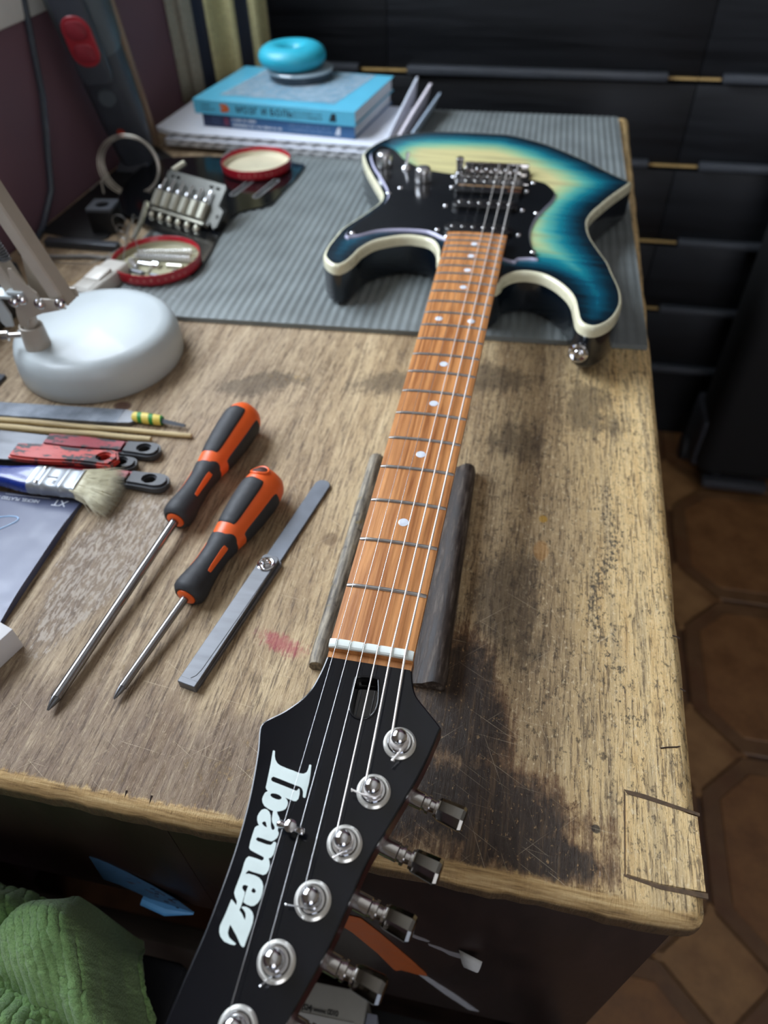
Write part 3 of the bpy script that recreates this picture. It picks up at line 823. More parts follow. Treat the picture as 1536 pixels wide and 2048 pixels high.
# ================================================================== screwdrivers
def screwdriver(tip, end, hl, rs, rt, label, roll, hole, blade, sc=1.0):
    tip = Vector(tip); end = Vector(end)
    t_ = thing('screwdriver', (tip.x * .5 + end.x * .5, tip.y * .5 + end.y * .5, 0), label, 'screwdriver', 'screwdrivers on the bench')
    ax = (end - tip).normalized(); L = (end - tip).length
    q = ax.cross(Vector((0, 0, 1))).normalized(); upv = q.cross(ax).normalized()   # upv ~ up, q ~ right of the axis seen from the tip
    def pt(h, phi, r):
        return tip + ax * h + (upv * math.cos(phi) + q * math.sin(phi)) * r
    h0 = L - hl
    prof = [(0, .0084), (.012, .0096), (.03, .0101), (.07, .0102), (.13, .0092), (.22, .0082), (.32, .0084), (.40, .0098), (.46, .0112), (.55, .0126), (.66, .0139), (.77, .0147), (.86, .0147), (.92, .0136), (.965, .0108), (.99, .006), (1.0, .0012)]
    def rad(s):
        for (a, ra), (b, rb) in zip(prof, prof[1:]):
            if s <= b:
                k = (s - a) / (b - a); return (ra + (rb - ra) * k) * sc
        return prof[-1][1] * sc
    def tri(phi, s): return 1 - .045 * max(0, min(1, (s - .4) / .15)) * (math.cos(3 * (phi - roll)) * -1 + 0)
    n = 48
    # shaft
    b = MB(); b.lathe([(rt, 0 + .008), (rs, .014), (rs, h0 + .004)], tip, ax, 20)
    sh = b.build('shaft', pm('shaft_chrome', (150, 150, 153), .12, 1.0, var=.06), t_)
    # phillips tip: four tapering flutes
    b = MB(); rings = []
    for h, k, dp in ((0, .22, .9), (.0015, .42, .62), (.005, .80, .55), (.009, 1.0, .75), (.0125, 1.0, 1.0)):
        rings.append([tip + ax * h + (upv * math.cos(a) + q * math.sin(a)) * rt * k * (dp * .75 + (1 - dp * .75) * (abs(math.cos(2 * a + .6)) ** .5)) for a in [2 * math.pi * j / 32 for j in range(32)]])
    b.ring_loft(rings); b.build('tip', pm('dark_tip_steel', (120, 120, 122), .28, .9, var=.1), t_)
    # orange core
    b = MB(); rings = []
    N = 60
    for k in range(N + 1):
        s = k / N
        rings.append([pt(h0 + s * hl, 2 * math.pi * j / n, rad(s) * tri(2 * math.pi * j / n, s)) for j in range(n)])
    b.ring_loft(rings)
    hd = b.build('handle', M_ORANGE, t_)
    # black collar, cut by narrow slots
    def patch(s0, s1, p0, p1, lift, name, mat, pw=6, taper=0.0, nu=28, nv=20):
        vs = []; fs = []
        for i in range(nu + 1):
            u = i / nu * 2 - 1
            wid = (1 - abs(u) ** pw) ** (1 / pw)
            for j in range(nv + 1):
                v = (j / nv * 2 - 1)
                s = (s0 + s1) / 2 + u * (s1 - s0) / 2
                hwid = (p1 - p0) / 2 * (1 - taper * (1 - u) / 2) * wid
                phi = (p0 + p1) / 2 + v * hwid
                edge = max(abs(u), abs(v))
                l_ = lift * (1 - max(0, (edge - .82) / .18) ** 2 * 1.5)
                vs.append(pt(h0 + s * hl, phi, (rad(s)) * tri(phi, s) + l_))
        for i in range(nu):
            for j in range(nv):
                a = i * (nv + 1) + j; fs.append((a, a + 1, a + nv + 2, a + nv + 1))
        bb = MB(); bb.faces(vs, fs)
        return bb.build(name, mat, hd, smooth=60)
    b = MB(); rings = []
    for k in range(25):
        s = .004 + k / 24 * .416
        row = []
        for j in range(n):
            ph = 2 * math.pi * j / n
            s_ = s
            if k == 24: s_ = s + .035 * max(0, -math.cos(3 * (ph - roll)))
            lift = .0007 if 0 < k < 24 else -.0004
            row.append(pt(h0 + s_ * hl, ph, rad(s_) * tri(ph, s_) + lift))
        if k == 0: rings += [[pt(h0 - .0004, 2 * math.pi * j / n, .0064) for j in range(n)], [pt(h0 - .0006, 2 * math.pi * j / n, .0080) for j in range(n)], [pt(h0 + .0006, 2 * math.pi * j / n, .0092) for j in range(n)]]
        else: rings.append(row)
    b.ring_loft(rings, True, False); b.build('collar', M_RUBBER, hd)
    for k in range(3):
        c = roll + k * 2 * math.pi / 3
        patch(.475, .85 if hole else .90, c - .72, c + .72, .0007, 'grip_panel', M_RUBBER, 7)
        patch(.15, .36, c + math.pi / 3 - .30, c + math.pi / 3 + .30, .00105, 'grip_slot', M_ORANGE, 4, .4, 18, 8)
    if hole:
        c = roll
        patch(.880, .965, c - .50, c + .50, .0006, 'hole_shade_patch', pm('hole_shadow', (58, 18, 6), .6), 2.2)  # no recess: shade inside the hanging hole painted as a dark patch
        rim_ = []
        for k in range(28):
            a = 2 * math.pi * k / 28; s = .9225 + .043 * math.cos(a); ph = c + .51 * math.sin(a)
            rim_.append(pt(h0 + s * hl, ph, rad(s) * tri(ph, s) + .0003))
        b = MB(); b.tube(rim_, .0009, 8, True); b.build('hole_rim', M_ORANGE, hd)
    # ferrule disc
    b = MB(); b.lathe([(.0015, -.0020), (.0052 * sc, -.0018), (.0062 * sc, -.0011), (.0064 * sc, .001)], tip + ax * h0, ax, 28); b.build('ferrule', M_ORANGE, hd)
    return t_
screwdriver((-.181, -.0382, .0038), (-.1525, .231, .0150), .122, .0031, .0031, 'longer screwdriver with orange and black handle, lying beside the paintbrush', R(-12), False, 0, 1.0)
screwdriver((-.1474, -.0244, .0034), (-.1105, .160, .0150), .113, .0025, .0025, 'shorter screwdriver with hole in its orange end, beside the folded steel tool', R(-12), True, 0, 1.0)

# ================================================================== folding steel tool
def steel_tool():
    t_ = thing('sliding_bevel', (-.09, .08, 0), 'folded steel tool of two flat bars joined by a round screw', 'bevel gauge')
    a = Vector((-.1095, -.0085)); b = Vector((-.0757, .1745)); d = (b - a).normalized(); n_ = Vector((-d.y, d.x))
    L = (b - a).length; ang = math.atan2(d.y, d.x)
    def bar(s0, s1, w, z0, z1, r, name, mat, off=0, rot=0):
        poly = rrect((s0 + s1) / 2, 0, s1 - s0, w, r, 6)
        pts = []
        for x, y in poly:
            c_, s_ = math.cos(rot), math.sin(rot)
            px = (x - .0955); x2 = .0955 + px * c_ - (y) * s_; y2 = px * s_ + y * c_ + off
            pts.append((a.x + d.x * x2 + n_.x * y2, a.y + d.y * x2 + n_.y * y2))
        bb = MB(); t2 = offset(pts, -.0004)
        bb.ring_loft([[(x, y, z0) for x, y in pts], [(x, y, z1 - .0004) for x, y in pts], [(x, y, z1) for x, y in t2]])
        return bb.build(name, mat, t_, smooth=30)
    bar(.085, L, .0118, .0, .0024, .0055, 'blade', M_STEELDK)
    bar(0, .104, .0118, .0034, .0058, .003, 'upper_bar', M_STEEL, 0, 0)
    bar(0, .104, .0118, .0, .0026, .003, 'lower_bar', M_STEEL, -.0018, R(-1.0))
    bar(-.0006, .0035, .0118, .0, .006, .001, 'end_bridge', M_STEEL)
    c = a + d * .0955
    bb = MB(); bb.lathe([(.0058, 0), (.0058, .0006), (.0050, .0011), (.0042, .0008), (.0040, .0004)], (c.x, c.y, .0058), (0, 0, 1), 28); bb.build('washer', M_CHROME, t_)
    bb = MB(); bb.lathe([(.0032, .0), (.0032, .0012), (.0021, .0020), (.0020, .0044), (.0015, .0048), (.0011, .0044)], (c.x, c.y, .0058), (.0, 0, 1), 24); bb.build('screw', M_CHROME, t_)
    m_ = pm('engraved_dark', (30, 32, 36), .6)
    bb = MB()
    q = [a + d * s + n_ * o_ for s, o_ in ((.004, -.0005), (.0065, -.0025), (.011, -.0035), (.05, -.0046), (.095, -.0054))]
    bb.tube([(p.x, p.y, .0058) for p in q], .00022, 5); bb.build('engraved_line', m_, t_)
steel_tool()

# ================================================================== file, sticks, scrapers, brush
def strip_between(p0, p1, w0, w1, z0, z1, bev=.0004):
    p0 = Vector(p0); p1 = Vector(p1); d = (p1 - p0).normalized(); n_ = Vector((-d.y, d.x))
    pts = [p0 - n_ * w0 / 2, p1 - n_ * w1 / 2, p1 + n_ * w1 / 2, p0 + n_ * w0 / 2]
    pts = [(p.x, p.y) for p in pts]
    b = MB(); t2 = offset(pts, -bev)
    b.ring_loft([[(x, y, z0) for x, y in pts], [(x, y, z1 - bev) for x, y in pts], [(x, y, z1) for x, y in t2]])
    return b
f_ = thing('flat_file', (-.31, .21, 0), 'flat steel file with yellow and green taped neck and bare tang', 'file')
def file_blade():
    t = NT('file_teeth'); w = t.n.new('ShaderNodeTexWave'); w.inputs['Scale'].default_value = 330; w.bands_direction = 'DIAGONAL'
    t.lk(t.tc.outputs['Object'], w.inputs['Vector']); n = t.noise(60, 4)
    t.set(Base_Color=t.ramp(n, [(.3, (92, 98, 106)), (.7, (138, 144, 152))]), Metallic=.8, Roughness=.42); t.bump(w.outputs['Fac'], .4, .0004)
    return t.mat
M_FILE = file_blade()
strip_between((-.46, .2035), (-.262, .2185), .0178, .0178, .0, .0042).build('blade', M_FILE, f_)
b = MB(); b.ring_loft([[(-.262, .2185 - .0089, 0), (-.262, .2185 + .0089, 0), (-.262, .2185 + .0089, .0042), (-.262, .2185 - .0089, .0042)], [(-.2515, .219 - .0075, .0), (-.2515, .219 + .0060, .0), (-.2515, .219 + .0060, .0040), (-.2515, .219 - .0075, .0040)], [(-.2478, .2187 - .0040, .0004), (-.2478, .2187 + .0035, .0004), (-.2478, .2187 + .0035, .0038), (-.2478, .2187 - .0040, .0038)]])
b.build('shoulder', M_STEEL, f_)
b = MB(); b.lathe([(.0035, 0), (.0044, .002), (.0046, .012), (.0043, .024), (.0036, .026)], (-.2505, .2187, .0046), (1, -.035, 0), 18)
t = NT('yellow_green_tape'); x = t.sep(t.tc.outputs['Object'])[0]; y_ = t.sep(t.tc.outputs['Object'])[1]
s_ = t.math('ADD', x, t.math('MULTIPLY', y_, .25))
w = t.math('FRACT', t.math('MULTIPLY', t.math('ADD', s_, 1.0), 100.0))
t.set(Base_Color=t.mix(t.maprange(w, .60, .64), t.mix(t.noise(200, 3), (214, 190, 72), (226, 208, 112)), (34, 130, 52)), Roughness=.5)
b.build('taped_neck', t.mat, f_)
b = MB(); b.cyl((-.2255, .2178, .0044), (-.2045, .2166, .0030), .0027, .0016, 4); b.build('tang', M_STEELDK, f_)

def stick(a, b, r0, r1, label):
    a = Vector(a); b_ = Vector(b); d = b_ - a
    bb = MB(); pts = [a + d * k / 20 + Vector((0, .0004 * math.sin(k * .9), 0)) for k in range(21)]
    bb.tube(pts, [(r0 + (r1 - r0) * k / 20) * (1 + .04 * math.sin(k * 2.1)) for k in range(21)], 10)
    o = bb.build('wooden_stick', M_BAMBOO, None, ((a.x + b_.x) / 2, (a.y + b_.y) / 2, 0))
    tag(o, label, 'stick', 'bamboo sticks on the bench')
stick((-.44, .1935, .0030), (-.195, .2065, .0022), .0030, .0021, 'longer pale bamboo stick lying against the file')
stick((-.44, .1835, .0036), (-.2248, .1960, .0030), .0036, .0024, 'shorter bamboo stick with dark blunt end, next to the scrapers')

M_REDH = None
def red_handle_mat(name, a, dirt):
    t = NT(name); n = t.noise(1, 5, t.mapping(scale=(60, 160, 60)), rough=.7)
    t.set(Base_Color=t.mix(t.maprange(n, dirt, dirt + .07), lin(a), (40, 34, 38)), Roughness=t.maprange(n, .3, .7, .35, .55)); return t.mat
def scraper(p0, p1, w, z0, zt, blade_to, mat, tipmat, label, holes=True, capfrac=.78, tilt=0.0):
    """flat handled scraper: steel blade, plastic handle ending in an eye"""
    p0 = Vector(p0); p1 = Vector(p1); d = (p1 - p0).normalized(); n_ = Vector((-d.y, d.x)); L = (p1 - p0).length
    t_ = thing('scraper', ((p0.x + p1.x) / 2, (p0.y + p1.y) / 2, z0), label, 'scraper', 'scrapers with red handles')
    def Wd(s): return w * (.5 if s < .9 else .5 * math.sqrt(max(0, 1 - ((s - .9) / .1) ** 2)))
    def outline(s0, s1, grow=0):
        up = []; dn = []
        N = 22
        for k in range(N + 1):
            s = s0 + (s1 - s0) * k / N; ww = Wd(s) * (1 + .10 * math.sin(s * 7) - .12 * (1 - s)) + grow
            up.append((s * L, ww)); dn.append((s * L, -ww))
        return dn + up[::-1]
    def hole(r, ry): return [(L * .865 + r * 1.15 * math.cos(2 * math.pi * k / 16), ry * 1.2 * math.sin(2 * math.pi * k / 16)) for k in range(16)]
    def f(z): return lambda x, y: (p0.x + d.x * x + n_.x * y, p0.y + d.y * x + n_.y * y, z + tilt * x)
    th = zt - z0
    def solid(poly, hl, name, mt):
        b = MB()
        n0 = poly; n1 = offset(poly, -th * .22)
        # body with softened rim
        h0 = [hl] if hl else []
        b.prism(n0, f(z0 + th * .25), f(z0 + th * .75), h0)
        b.prism(n1, f(z0 + th * .75 - .0001), f(zt), [[(L * .865 + (x - L * .865) * 1.25, y * 1.25) for x, y in hl]] if hl else [])
        b.prism(n1, f(z0), f(z0 + th * .25 + .0001), h0)
        return b.build(name, mt, t_, smooth=40)
    hl = hole(.0042, .0034)
    if tipmat is None:
        solid(outline(0, 1), hl, 'handle', mat)
    else:
        solid(outline(0, capfrac), None, 'handle', mat)
        solid(outline(capfrac - .01, 1, .0006), hl, 'handle_end', tipmat, )
    if blade_to:
        q0 = Vector(blade_to); bb = strip_between(q0, p0 + d * .012, w * 1.5, w * .9, z0 + th * .4, z0 + th * .55, .0001)
        bb.build('blade', M_STEEL, t_)
    return t_
M_RED1 = red_handle_mat('dark_red_handle', (146, 34, 48), .5)
M_RED2 = red_handle_mat('orange_red_handle', (184, 58, 46), .5)
M_HOLEBLK = pm('black_handle_end', (52, 54, 58), .45, var=.2)
scraper((-.306, .1775), (-.2095, .1805), .0155, 0, .008, (-.46, .170), M_RED1, M_HOLEBLK, 'scraper with dark red handle and black end, lying next to the bamboo sticks', capfrac=.70)
scraper((-.30, .1475), (-.1880, .1475), .0155, 0, .0083, (-.46, .148), M_RED1, M_HOLEBLK, 'scraper whose black handle end sticks out past the brush bristles', capfrac=.72)
scraper((-.315, .1625), (-.2210, .1625), .0135, 0, .0080, None, M_RED2, M_HOLEBLK, 'scraper with black eyelet end tucked under the orange red one', capfrac=.75)
scraper((-.3165, .1535), (-.2310, .1580), .0180, .0086, .0155, (-.46, .142), M_RED2, None, 'topmost scraper with scuffed all orange red handle on the pile')

def brush():
    t_ = thing('paintbrush', (-.29, .128, .0), 'one inch flat paintbrush with blue handle and pale bristles', 'paintbrush')
    M_BLUE = pm('blue_paint', (22, 48, 128), .28, var=.08, coat=.4)
    d = Vector((1, .03)).normalized(); n_ = Vector((-d.y, d.x)); o = Vector((-.2850, .1292))
    def P(x, y, z): return (o.x + d.x * x + n_.x * y, o.y + d.y * x + n_.y * y, z)
    # handle, ferrule: rounded-rectangle sections along d
    def sect(x, w, z0, z1, n=6):
        h = (z1 - z0); pts = rrect(0, (z0 + z1) / 2, w, h, min(h, w) * .42, n)
        return [P(x, a, b) for a, b in pts]
    b = MB(); b.ring_loft([sect(x, w, zc - h / 2, zc + h / 2) for x, w, h, zc in ((-.19, .010, .008, .008), (-.12, .013, .009, .009), (-.07, .016, .010, .010), (-.045, .0135, .011, .0105), (-.02, .017, .012, .0105), (-.006, .0225, .012, .0105), (.003, .0235, .0115, .0105))])
    b.build('handle', M_BLUE, t_)
    b = MB(); b.ring_loft([sect(x, w, .0105 - h / 2, .0105 + h / 2) for x, w, h in ((0, .0238, .0125), (.0045, .0238, .0125), (.005, .0232, .012), (.009, .0232, .012), (.0095, .024, .0126), (.012, .024, .0126), (.0125, .0232, .012), (.024, .0236, .0118), (.0245, .0244, .0124), (.027, .0244, .0124), (.0275, .0236, .0118), (.0355, .024, .0118), (.036, .0246, .0122), (.0375, .0246, .0122))])
    fe = b.build('ferrule', pm('tin_ferrule', (160, 164, 168), .4, .7, var=.05), t_, smooth=50)
    for yy in (.0075, -.0075):
        b = MB(); b.lathe([(.0016, 0), (.0014, .0006), (.0006, .0010)], P(.007, yy, .0165), (0, 0, 1), 12); b.build('rivet', M_CHROMEDK, fe)
    M = Matrix.Translation(P(.0135, .0015, .0166)) @ Matrix.Rotation(math.atan2(d.y, d.x) - R(90), 4, 'Z')
    text_poly('1"', .0115, M).build('lettering', pm('ferrule_print', (84, 84, 90), .5), fe)
    # bristles
    rnd = random.Random(7)
    b = MB()
    for k in range(1500):
        y = rnd.uniform(-1, 1); z = rnd.uniform(-1, 1)
        y0 = y * .0112; z0 = .0105 + z * .0048
        L = .031 + rnd.uniform(-.008, .004) - .004 * abs(y)
        sp = 1.0 + .35 * abs(y)
        dy = y * .009 + rnd.uniform(-.002, .002) - .004 * (y < -.3) * rnd.random(); dz = z * .003 + rnd.uniform(-.0015, .0015) - .0035
        p0 = Vector(P(.0345, y0, z0)); p1 = Vector(P(.0365 + L * .5, y0 + dy * .35, z0 + dz * .25)); p2 = Vector(P(.0365 + L, y0 + dy, max(.0006, z0 + dz)))
        w = Vector((0, 0, 1)).cross(p2 - p0).normalized() * .00016; h_ = Vector((0, 0, .00016))
        b.faces([p0 - w, p0 + w, p0 + h_, p1 - w, p1 + w, p1 + h_, p2], [(0, 1, 4, 3), (1, 2, 5, 4), (2, 0, 3, 5), (3, 4, 6), (4, 5, 6), (5, 3, 6)])
    t = NT('bristle'); x = t.sep(t.tc.outputs['Object'])[0]; n = t.noise(160, 3)
    xx = t.math('ADD', x, t.math('MULTIPLY', t.math('SUBTRACT', n, .5), .02))
    t.set(Base_Color=t.mix(t.maprange(xx, .064, .078), t.ramp(n, [(.3, (212, 206, 178)), (.7, (240, 236, 212))]), (52, 46, 42)), Roughness=.7)
    br = b.build('bristles', t.mat, t_, smooth=0); br['kind'] = 'stuff'
    b = MB(); b.ring_loft([sect(x, w, .0105 - h / 2 - dz, .0105 + h / 2 - dz) for x, w, h, dz in ((.034, .0228, .0105, 0), (.048, .025, .010, .0015), (.056, .0255, .008, .0025))]); b.build('bristle_core', t.mat, t_)
brush()

def packet():
    t_ = thing('string_packet', (-.285, .07, 0), 'dark blue grey string packet marked XT, lying under the paintbrush', 'string packet')
    t = NT('navy_satin_card'); n = t.noise(8, 3); n2 = t.noise(60, 4)
    t.set(Base_Color=t.ramp(n, [(.3, (70, 76, 102)), (.7, (88, 94, 120))]), Roughness=t.maprange(n2, .3, .7, .30, .40)); t.bump(n2, .05, .0004)
    ang = math.atan2(.109, -.0031) - R(90)
    o = Vector((-.2455, .1215))
    def f(x, y, z): return (o.x + x * math.cos(ang) - y * math.sin(ang), o.y + x * math.sin(ang) + y * math.cos(ang), z)
    def zf(x, y):
        i = 1 + x / .118; j = max(0, min(1, -y / .118))
        return .0030 + .0016 * math.sin(math.pi * i) * math.sin(math.pi * j) + .0030 * min(1, 4 * j, 4 * (1 - j)) * i ** 2
    N = 14; rings = []
    b = MB(); grid = []
    for j in range(N + 1):
        for i in range(N + 1):
            x = -.118 * (1 - i / N); y = -.118 * (1 - j / N)
            z = zf(x, y)
            grid.append(f(x, y, z))
    fs = [(j * (N + 1) + i, j * (N + 1) + i + 1, (j + 1) * (N + 1) + i + 1, (j + 1) * (N + 1) + i) for j in range(N) for i in range(N)]
    n_ = len(grid); vs = grid + [(x, y, 0.0002) for x, y, z in grid]
    rim = list(range(N + 1)) + [j * (N + 1) + N for j in range(1, N + 1)] + [N * (N + 1) + i for i in range(N - 1, -1, -1)] + [j * (N + 1) for j in range(N - 1, 0, -1)]
    fs += [(rim[k], rim[(k + 1) % len(rim)], rim[(k + 1) % len(rim)] + n_, rim[k] + n_) for k in range(len(rim))]
    fs.append(tuple(r + n_ for r in rim))
    b.faces(vs, fs)
    b.build('sleeve', t.mat, t_)
    mw = pm('white_print', (206, 212, 222), .5, var=.03)
    Mx = lambda x, y, z: Matrix.Translation(f(x, y, z)) @ Matrix.Rotation(ang + R(180), 4, 'Z')
    text_poly('XT', .0085, Mx(-.0085, -.0030, zf(-.012, -.007) + .0003)).build('lettering', mw, t_)
    text_poly('NICKEL PLATED STEEL', .0042, Mx(-.030, -.0052, zf(-.05, -.008) + .0004)).build('lettering', mw, t_)
    b = MB(); b.tube([f(-.024, -.0018, zf(-.024, -.002) + .0002), f(-.060, -.0018, zf(-.06, -.002) + .0002)], .0002, 5); b.build('rule_line', mw, t_)
    # printed looping string
    loop = [f(-.034 - .02 * (1 - math.cos(a)) * .9 - .004, -.030 + .011 * math.sin(a) - .010 * (1 - math.cos(a)), .0050) for a in [k * 2 * math.pi / 40 - 2.4 for k in range(36)]]
    lb = MB()
    lp = [(-.065, -.052), (-.052, -.046), (-.041, -.036), (-.0355, -.030), (-.0345, -.0265), (-.037, -.0245), (-.043, -.0245), (-.052, -.0275), (-.066, -.034)]
    lp = resample(lp, .0012, False)
    lb.tube([f(x, y, zf(x, y) + .0001) for x, y in lp], .0005, 6)
    lb.build('printed_loop', pm('pale_blue_print', (150, 186, 222), .4, var=.05), t_)
packet()
def small_box():
    t_ = thing('small_box', (-.26, -.03, 0), 'corner of a white card box at the front of the bench', 'box')
    ang = R(-18); o = Vector((-.2205, .0005))
    f = lambda x, y, z: (o.x + x * math.cos(ang) - y * math.sin(ang), o.y + x * math.sin(ang) + y * math.cos(ang), z)
    M = Matrix.Translation((o.x, o.y, 0)) @ Matrix.Rotation(ang, 4, 'Z')
    MB().box((-.07, -.05, 0), (0, 0, .018), .0008, 2, M).build('carton', pm('white_box_card', (206, 204, 204), .6, var=.03), t_)
    mk = MB(); rnd = random.Random(5)
    for k in range(16):
        y = -.024 - rnd.random() * .02; z = .003 + rnd.random() * .005
        mk.box((.0002, y, z), (.0005, y + .0012, z + .0007), 0, 1, M)
    mk.build('small_print', pm('print_black', (36, 36, 40), .7), t_)
small_box()

# ================================================================== desk lamp
def lamp():
    t_ = thing('desk_lamp', (-.320, .302, 0), 'white desk lamp with heavy round base and sprung jointed arm', 'lamp')
    b = MB(); b.lathe([(.071, 0), (.0725, .002), (.0727, .010), (.0718, .022), (.0695, .029), (.065, .0335), (.058, .0348), (.03, .0362), (.0, .0365)], (-.320, .302, 0), (0, 0, 1), 72); b.build('base', M_WHITELAMP, t_, smooth=50)
    P = Vector((-.350, .262, .0345))
    b = MB(); b.lathe([(.0108, 0), (.0108, .002), (.0095, .020), (.0085, .0205), (.0085, .012)], P, (.04, 0, 1), 28); b.build('socket', M_CREAMMETAL, t_)
    b = MB(); b.lathe([(.0022, 0), (.0022, .010), (.0045, .011), (.0045, .016), (.0015, .0165)], P + Vector((-.008, -.004, .012)), (-1, -.45, .1), 12); b.build('thumbscrew', M_CHROMEDK, t_)
    b = MB(); b.cyl(P + Vector((0, 0, .008)), P + Vector((.0035, 0, .04)), .0062, .0062, 18); b.build('stem', M_CREAMMETAL, t_)
    # bracket plates: two parallel cheeks
    pl = [(-.3492, .0600), (-.3425, .0600), (-.3395, .0665), (-.3260, .0735), (-.3010, .0800), (-.3015, .0870), (-.3215, .0870), (-.3220, .0920), (-.3285, .0980), (-.3355, .1110), (-.3385, .1110), (-.3420, .0900), (-.3480, .0720)]
    for y in (.2505, .2705):
        b = MB(); b.prism(pl, lambda x, z: (x, y, z), lambda x, z: (x, y + .0016, z)); b.build('bracket_plate', M_CREAMMETAL, t_)
    def bar(a, b_, w, y0, y1, name='arm'):
        a = Vector(a); b_ = Vector(b_); d = (b_ - a).normalized(); n_ = Vector((-d.y, d.x))
        pts = [a - n_ * w / 2, b_ - n_ * w / 2, b_ + n_ * w / 2, a + n_ * w / 2]
        m_ = MB(); q = [(p.x, p.y) for p in pts]; q2 = offset(q, -.0015)
        m_.ring_loft([[(x, y0, z) for x, z in q2], [(x, y0 + .0015, z) for x, z in q], [(x, y1 - .0015, z) for x, z in q], [(x, y1, z) for x, z in q2]])
        return m_.build(name, M_CREAMMETAL, t_)
    bar((-.3065, .0790), (-.4060, .4100), .0120, .2535, .2690)
    bar((-.3445, .0790), (-.4440, .4100), .0120, .2535, .2690)
    # bolts
    for x, z in ((-.3360, .0862), (-.3215, .0835), (-.3030, .0850), (-.3440, .0835)):
        b = MB(); b.lathe([(.0044, 0), (.0044, .0025), (.003, .0042), (.0008, .005)], (x, .2505, z), (0, -1, 0), 18); b.build('bolt', M_CHROME, t_)
    # lever and spring anchor
    b = MB(); b.prism([(-.3530, .0615), (-.3600, .0605), (-.3630, .0655), (-.3605, .0760), (-.3640, .0890), (-.3590, .0905), (-.3540, .0830), (-.3510, .0720)], lambda x, z: (x, .2490, z), lambda x, z: (x, .2470, z)); b.build('lever', M_WHITELAMP, t_)
    b = MB(); b.prism([(-.3565, .0860), (-.3480, .0860), (-.3440, .1010), (-.3480, .1130), (-.3520, .1130), (-.3555, .1010)], lambda x, z: (x, .2600, z), lambda x, z: (x, .2615, z)); b.build('spring_anchor', M_CREAMMETAL, t_)
    b = MB(); b.box((-.3660, .2470, .0860), (-.3430, .2600, .0890), .0006); b.box((-.3470, .2480, .0895), (-.3330, .2600, .0925), .0006); b.build('cross_pin', M_WHITELAMP, t_)
    for off in (0, .0065):
        a = Vector((-.3500 + off * .9, .2600, .1120)); c = Vector((-.3980 + off, .2600, .300)); d = (c - a)
        dn = d.normalized(); u = dn.cross(Vector((0, 1, 0))).normalized(); v = Vector((0, 1, 0))
        turns = 95; path = []
        for k in range(turns * 8 + 1):
            s = k / (turns * 8); an = k * 2 * math.pi / 8
            path.append(a + d * s + (u * math.cos(an) + v * math.sin(an)) * .0036)
        b = MB(); b.tube(path, .0008, 4); b.build('spring', M_STEEL, t_, smooth=0)
lamp()

# in-line switch, jack box, toolbox in the dark corner
def rocker():
    t_ = thing('inline_switch', (-.378, .412, .0), 'cream white in-line cord switch lying beside the lamp base', 'switch')
    M = Matrix.Translation((-.3765, .4140, 0)) @ Matrix.Rotation(R(-8), 4, 'Z')
    MB().box((-.0135, -.034, 0), (.0135, .034, .0205), .004, 3, M).build('case', pm('ivory_plastic', (190, 186, 178), .45, var=.04), t_)
    MB().box((-.0095, -.012, .020), (.0095, .012, .0235), .002, 2, M @ Matrix.Rotation(R(4), 4, 'X')).build('rocker', pm('ivory_rocker', (206, 202, 194), .4, var=.03), t_)
    MB().box((-.0095, -.031, .0195), (.0095, -.015, .0212), .0006, 2, M).build('cover_plate', pm('ivory_plastic2', (180, 176, 168), .45, var=.03), t_)
    b = MB()
    b.tube([(-.3815, .4490, .010), (-.384, .465, .006), (-.40, .480, .003), (-.43, .482, .0025), (-.47, .475, .0025), (-.515, .48, .0025)], .0024, 8); b.build('cord', pm('grey_cord', (120, 118, 116), .5), t_)
    b = MB(); b.tube([(-.3728, .3795, .010), (-.371, .366, .004), (-.385, .385, .003), (-.400, .400, .003), (-.46, .405, .003), (-.515, .41, .003)], .0024, 8); b.build('cord', pm('grey_cord', (120, 118, 116), .5), t_)
rocker()
def jack_box():
    t_ = thing('jack_box', (-.442, .552, .0), 'small black box with a round hole in its top near the lid of springs', 'box')
    M = Matrix.Translation((-.442, .555, 0)) @ Matrix.Rotation(R(6), 4, 'Z')
    sq = rrect(0, 0, .030, .030, .002, 3); hole = [(.008 * math.cos(2 * math.pi * k / 20), .008 * math.sin(2 * math.pi * k / 20)) for k in range(20)]
    b = MB(); b.prism(sq, lambda x, y: M @ Vector((x, y, .027)), lambda x, y: M @ Vector((x, y, .030)), [hole]); b.build('lid', pm('dark_grey_plastic', (74, 78, 84), .4), t_)
    b = MB(); b.prism(sq, lambda x, y: M @ Vector((x, y, .002)), lambda x, y: M @ Vector((x, y, .0268)), [[(x * 1.1, y * 1.1) for x, y in hole]]); b.build('case', M_BLKPLASTIC, t_)
jack_box()
def toolbox():
    t_ = thing('black_case', (-.48, .345, 0), 'black ridged plastic case behind the lamp against the wall', 'case')
    MB().box((-.522, .305, 0), (-.440, .385, .045), .005, 3).build('body', M_BLKPLASTIC, t_)
    for k in range(4):
        MB().box((-.520, .3022, .008 + k * .009), (-.442, .3062, .011 + k * .009), .001).build('ridge', pm('ridge_grey', (62, 64, 70), .35), t_)
toolbox()
o = MB().box((-.50, .225, 0), (-.392, .257, .004), .001).build('grey_tray', pm('slate_plastic', (60, 64, 74), .5, var=.2, scale=300), None, (-.45, .24, 0))
tag(o, 'slate grey flat plastic piece peeking out left of the lamp base', 'tray')

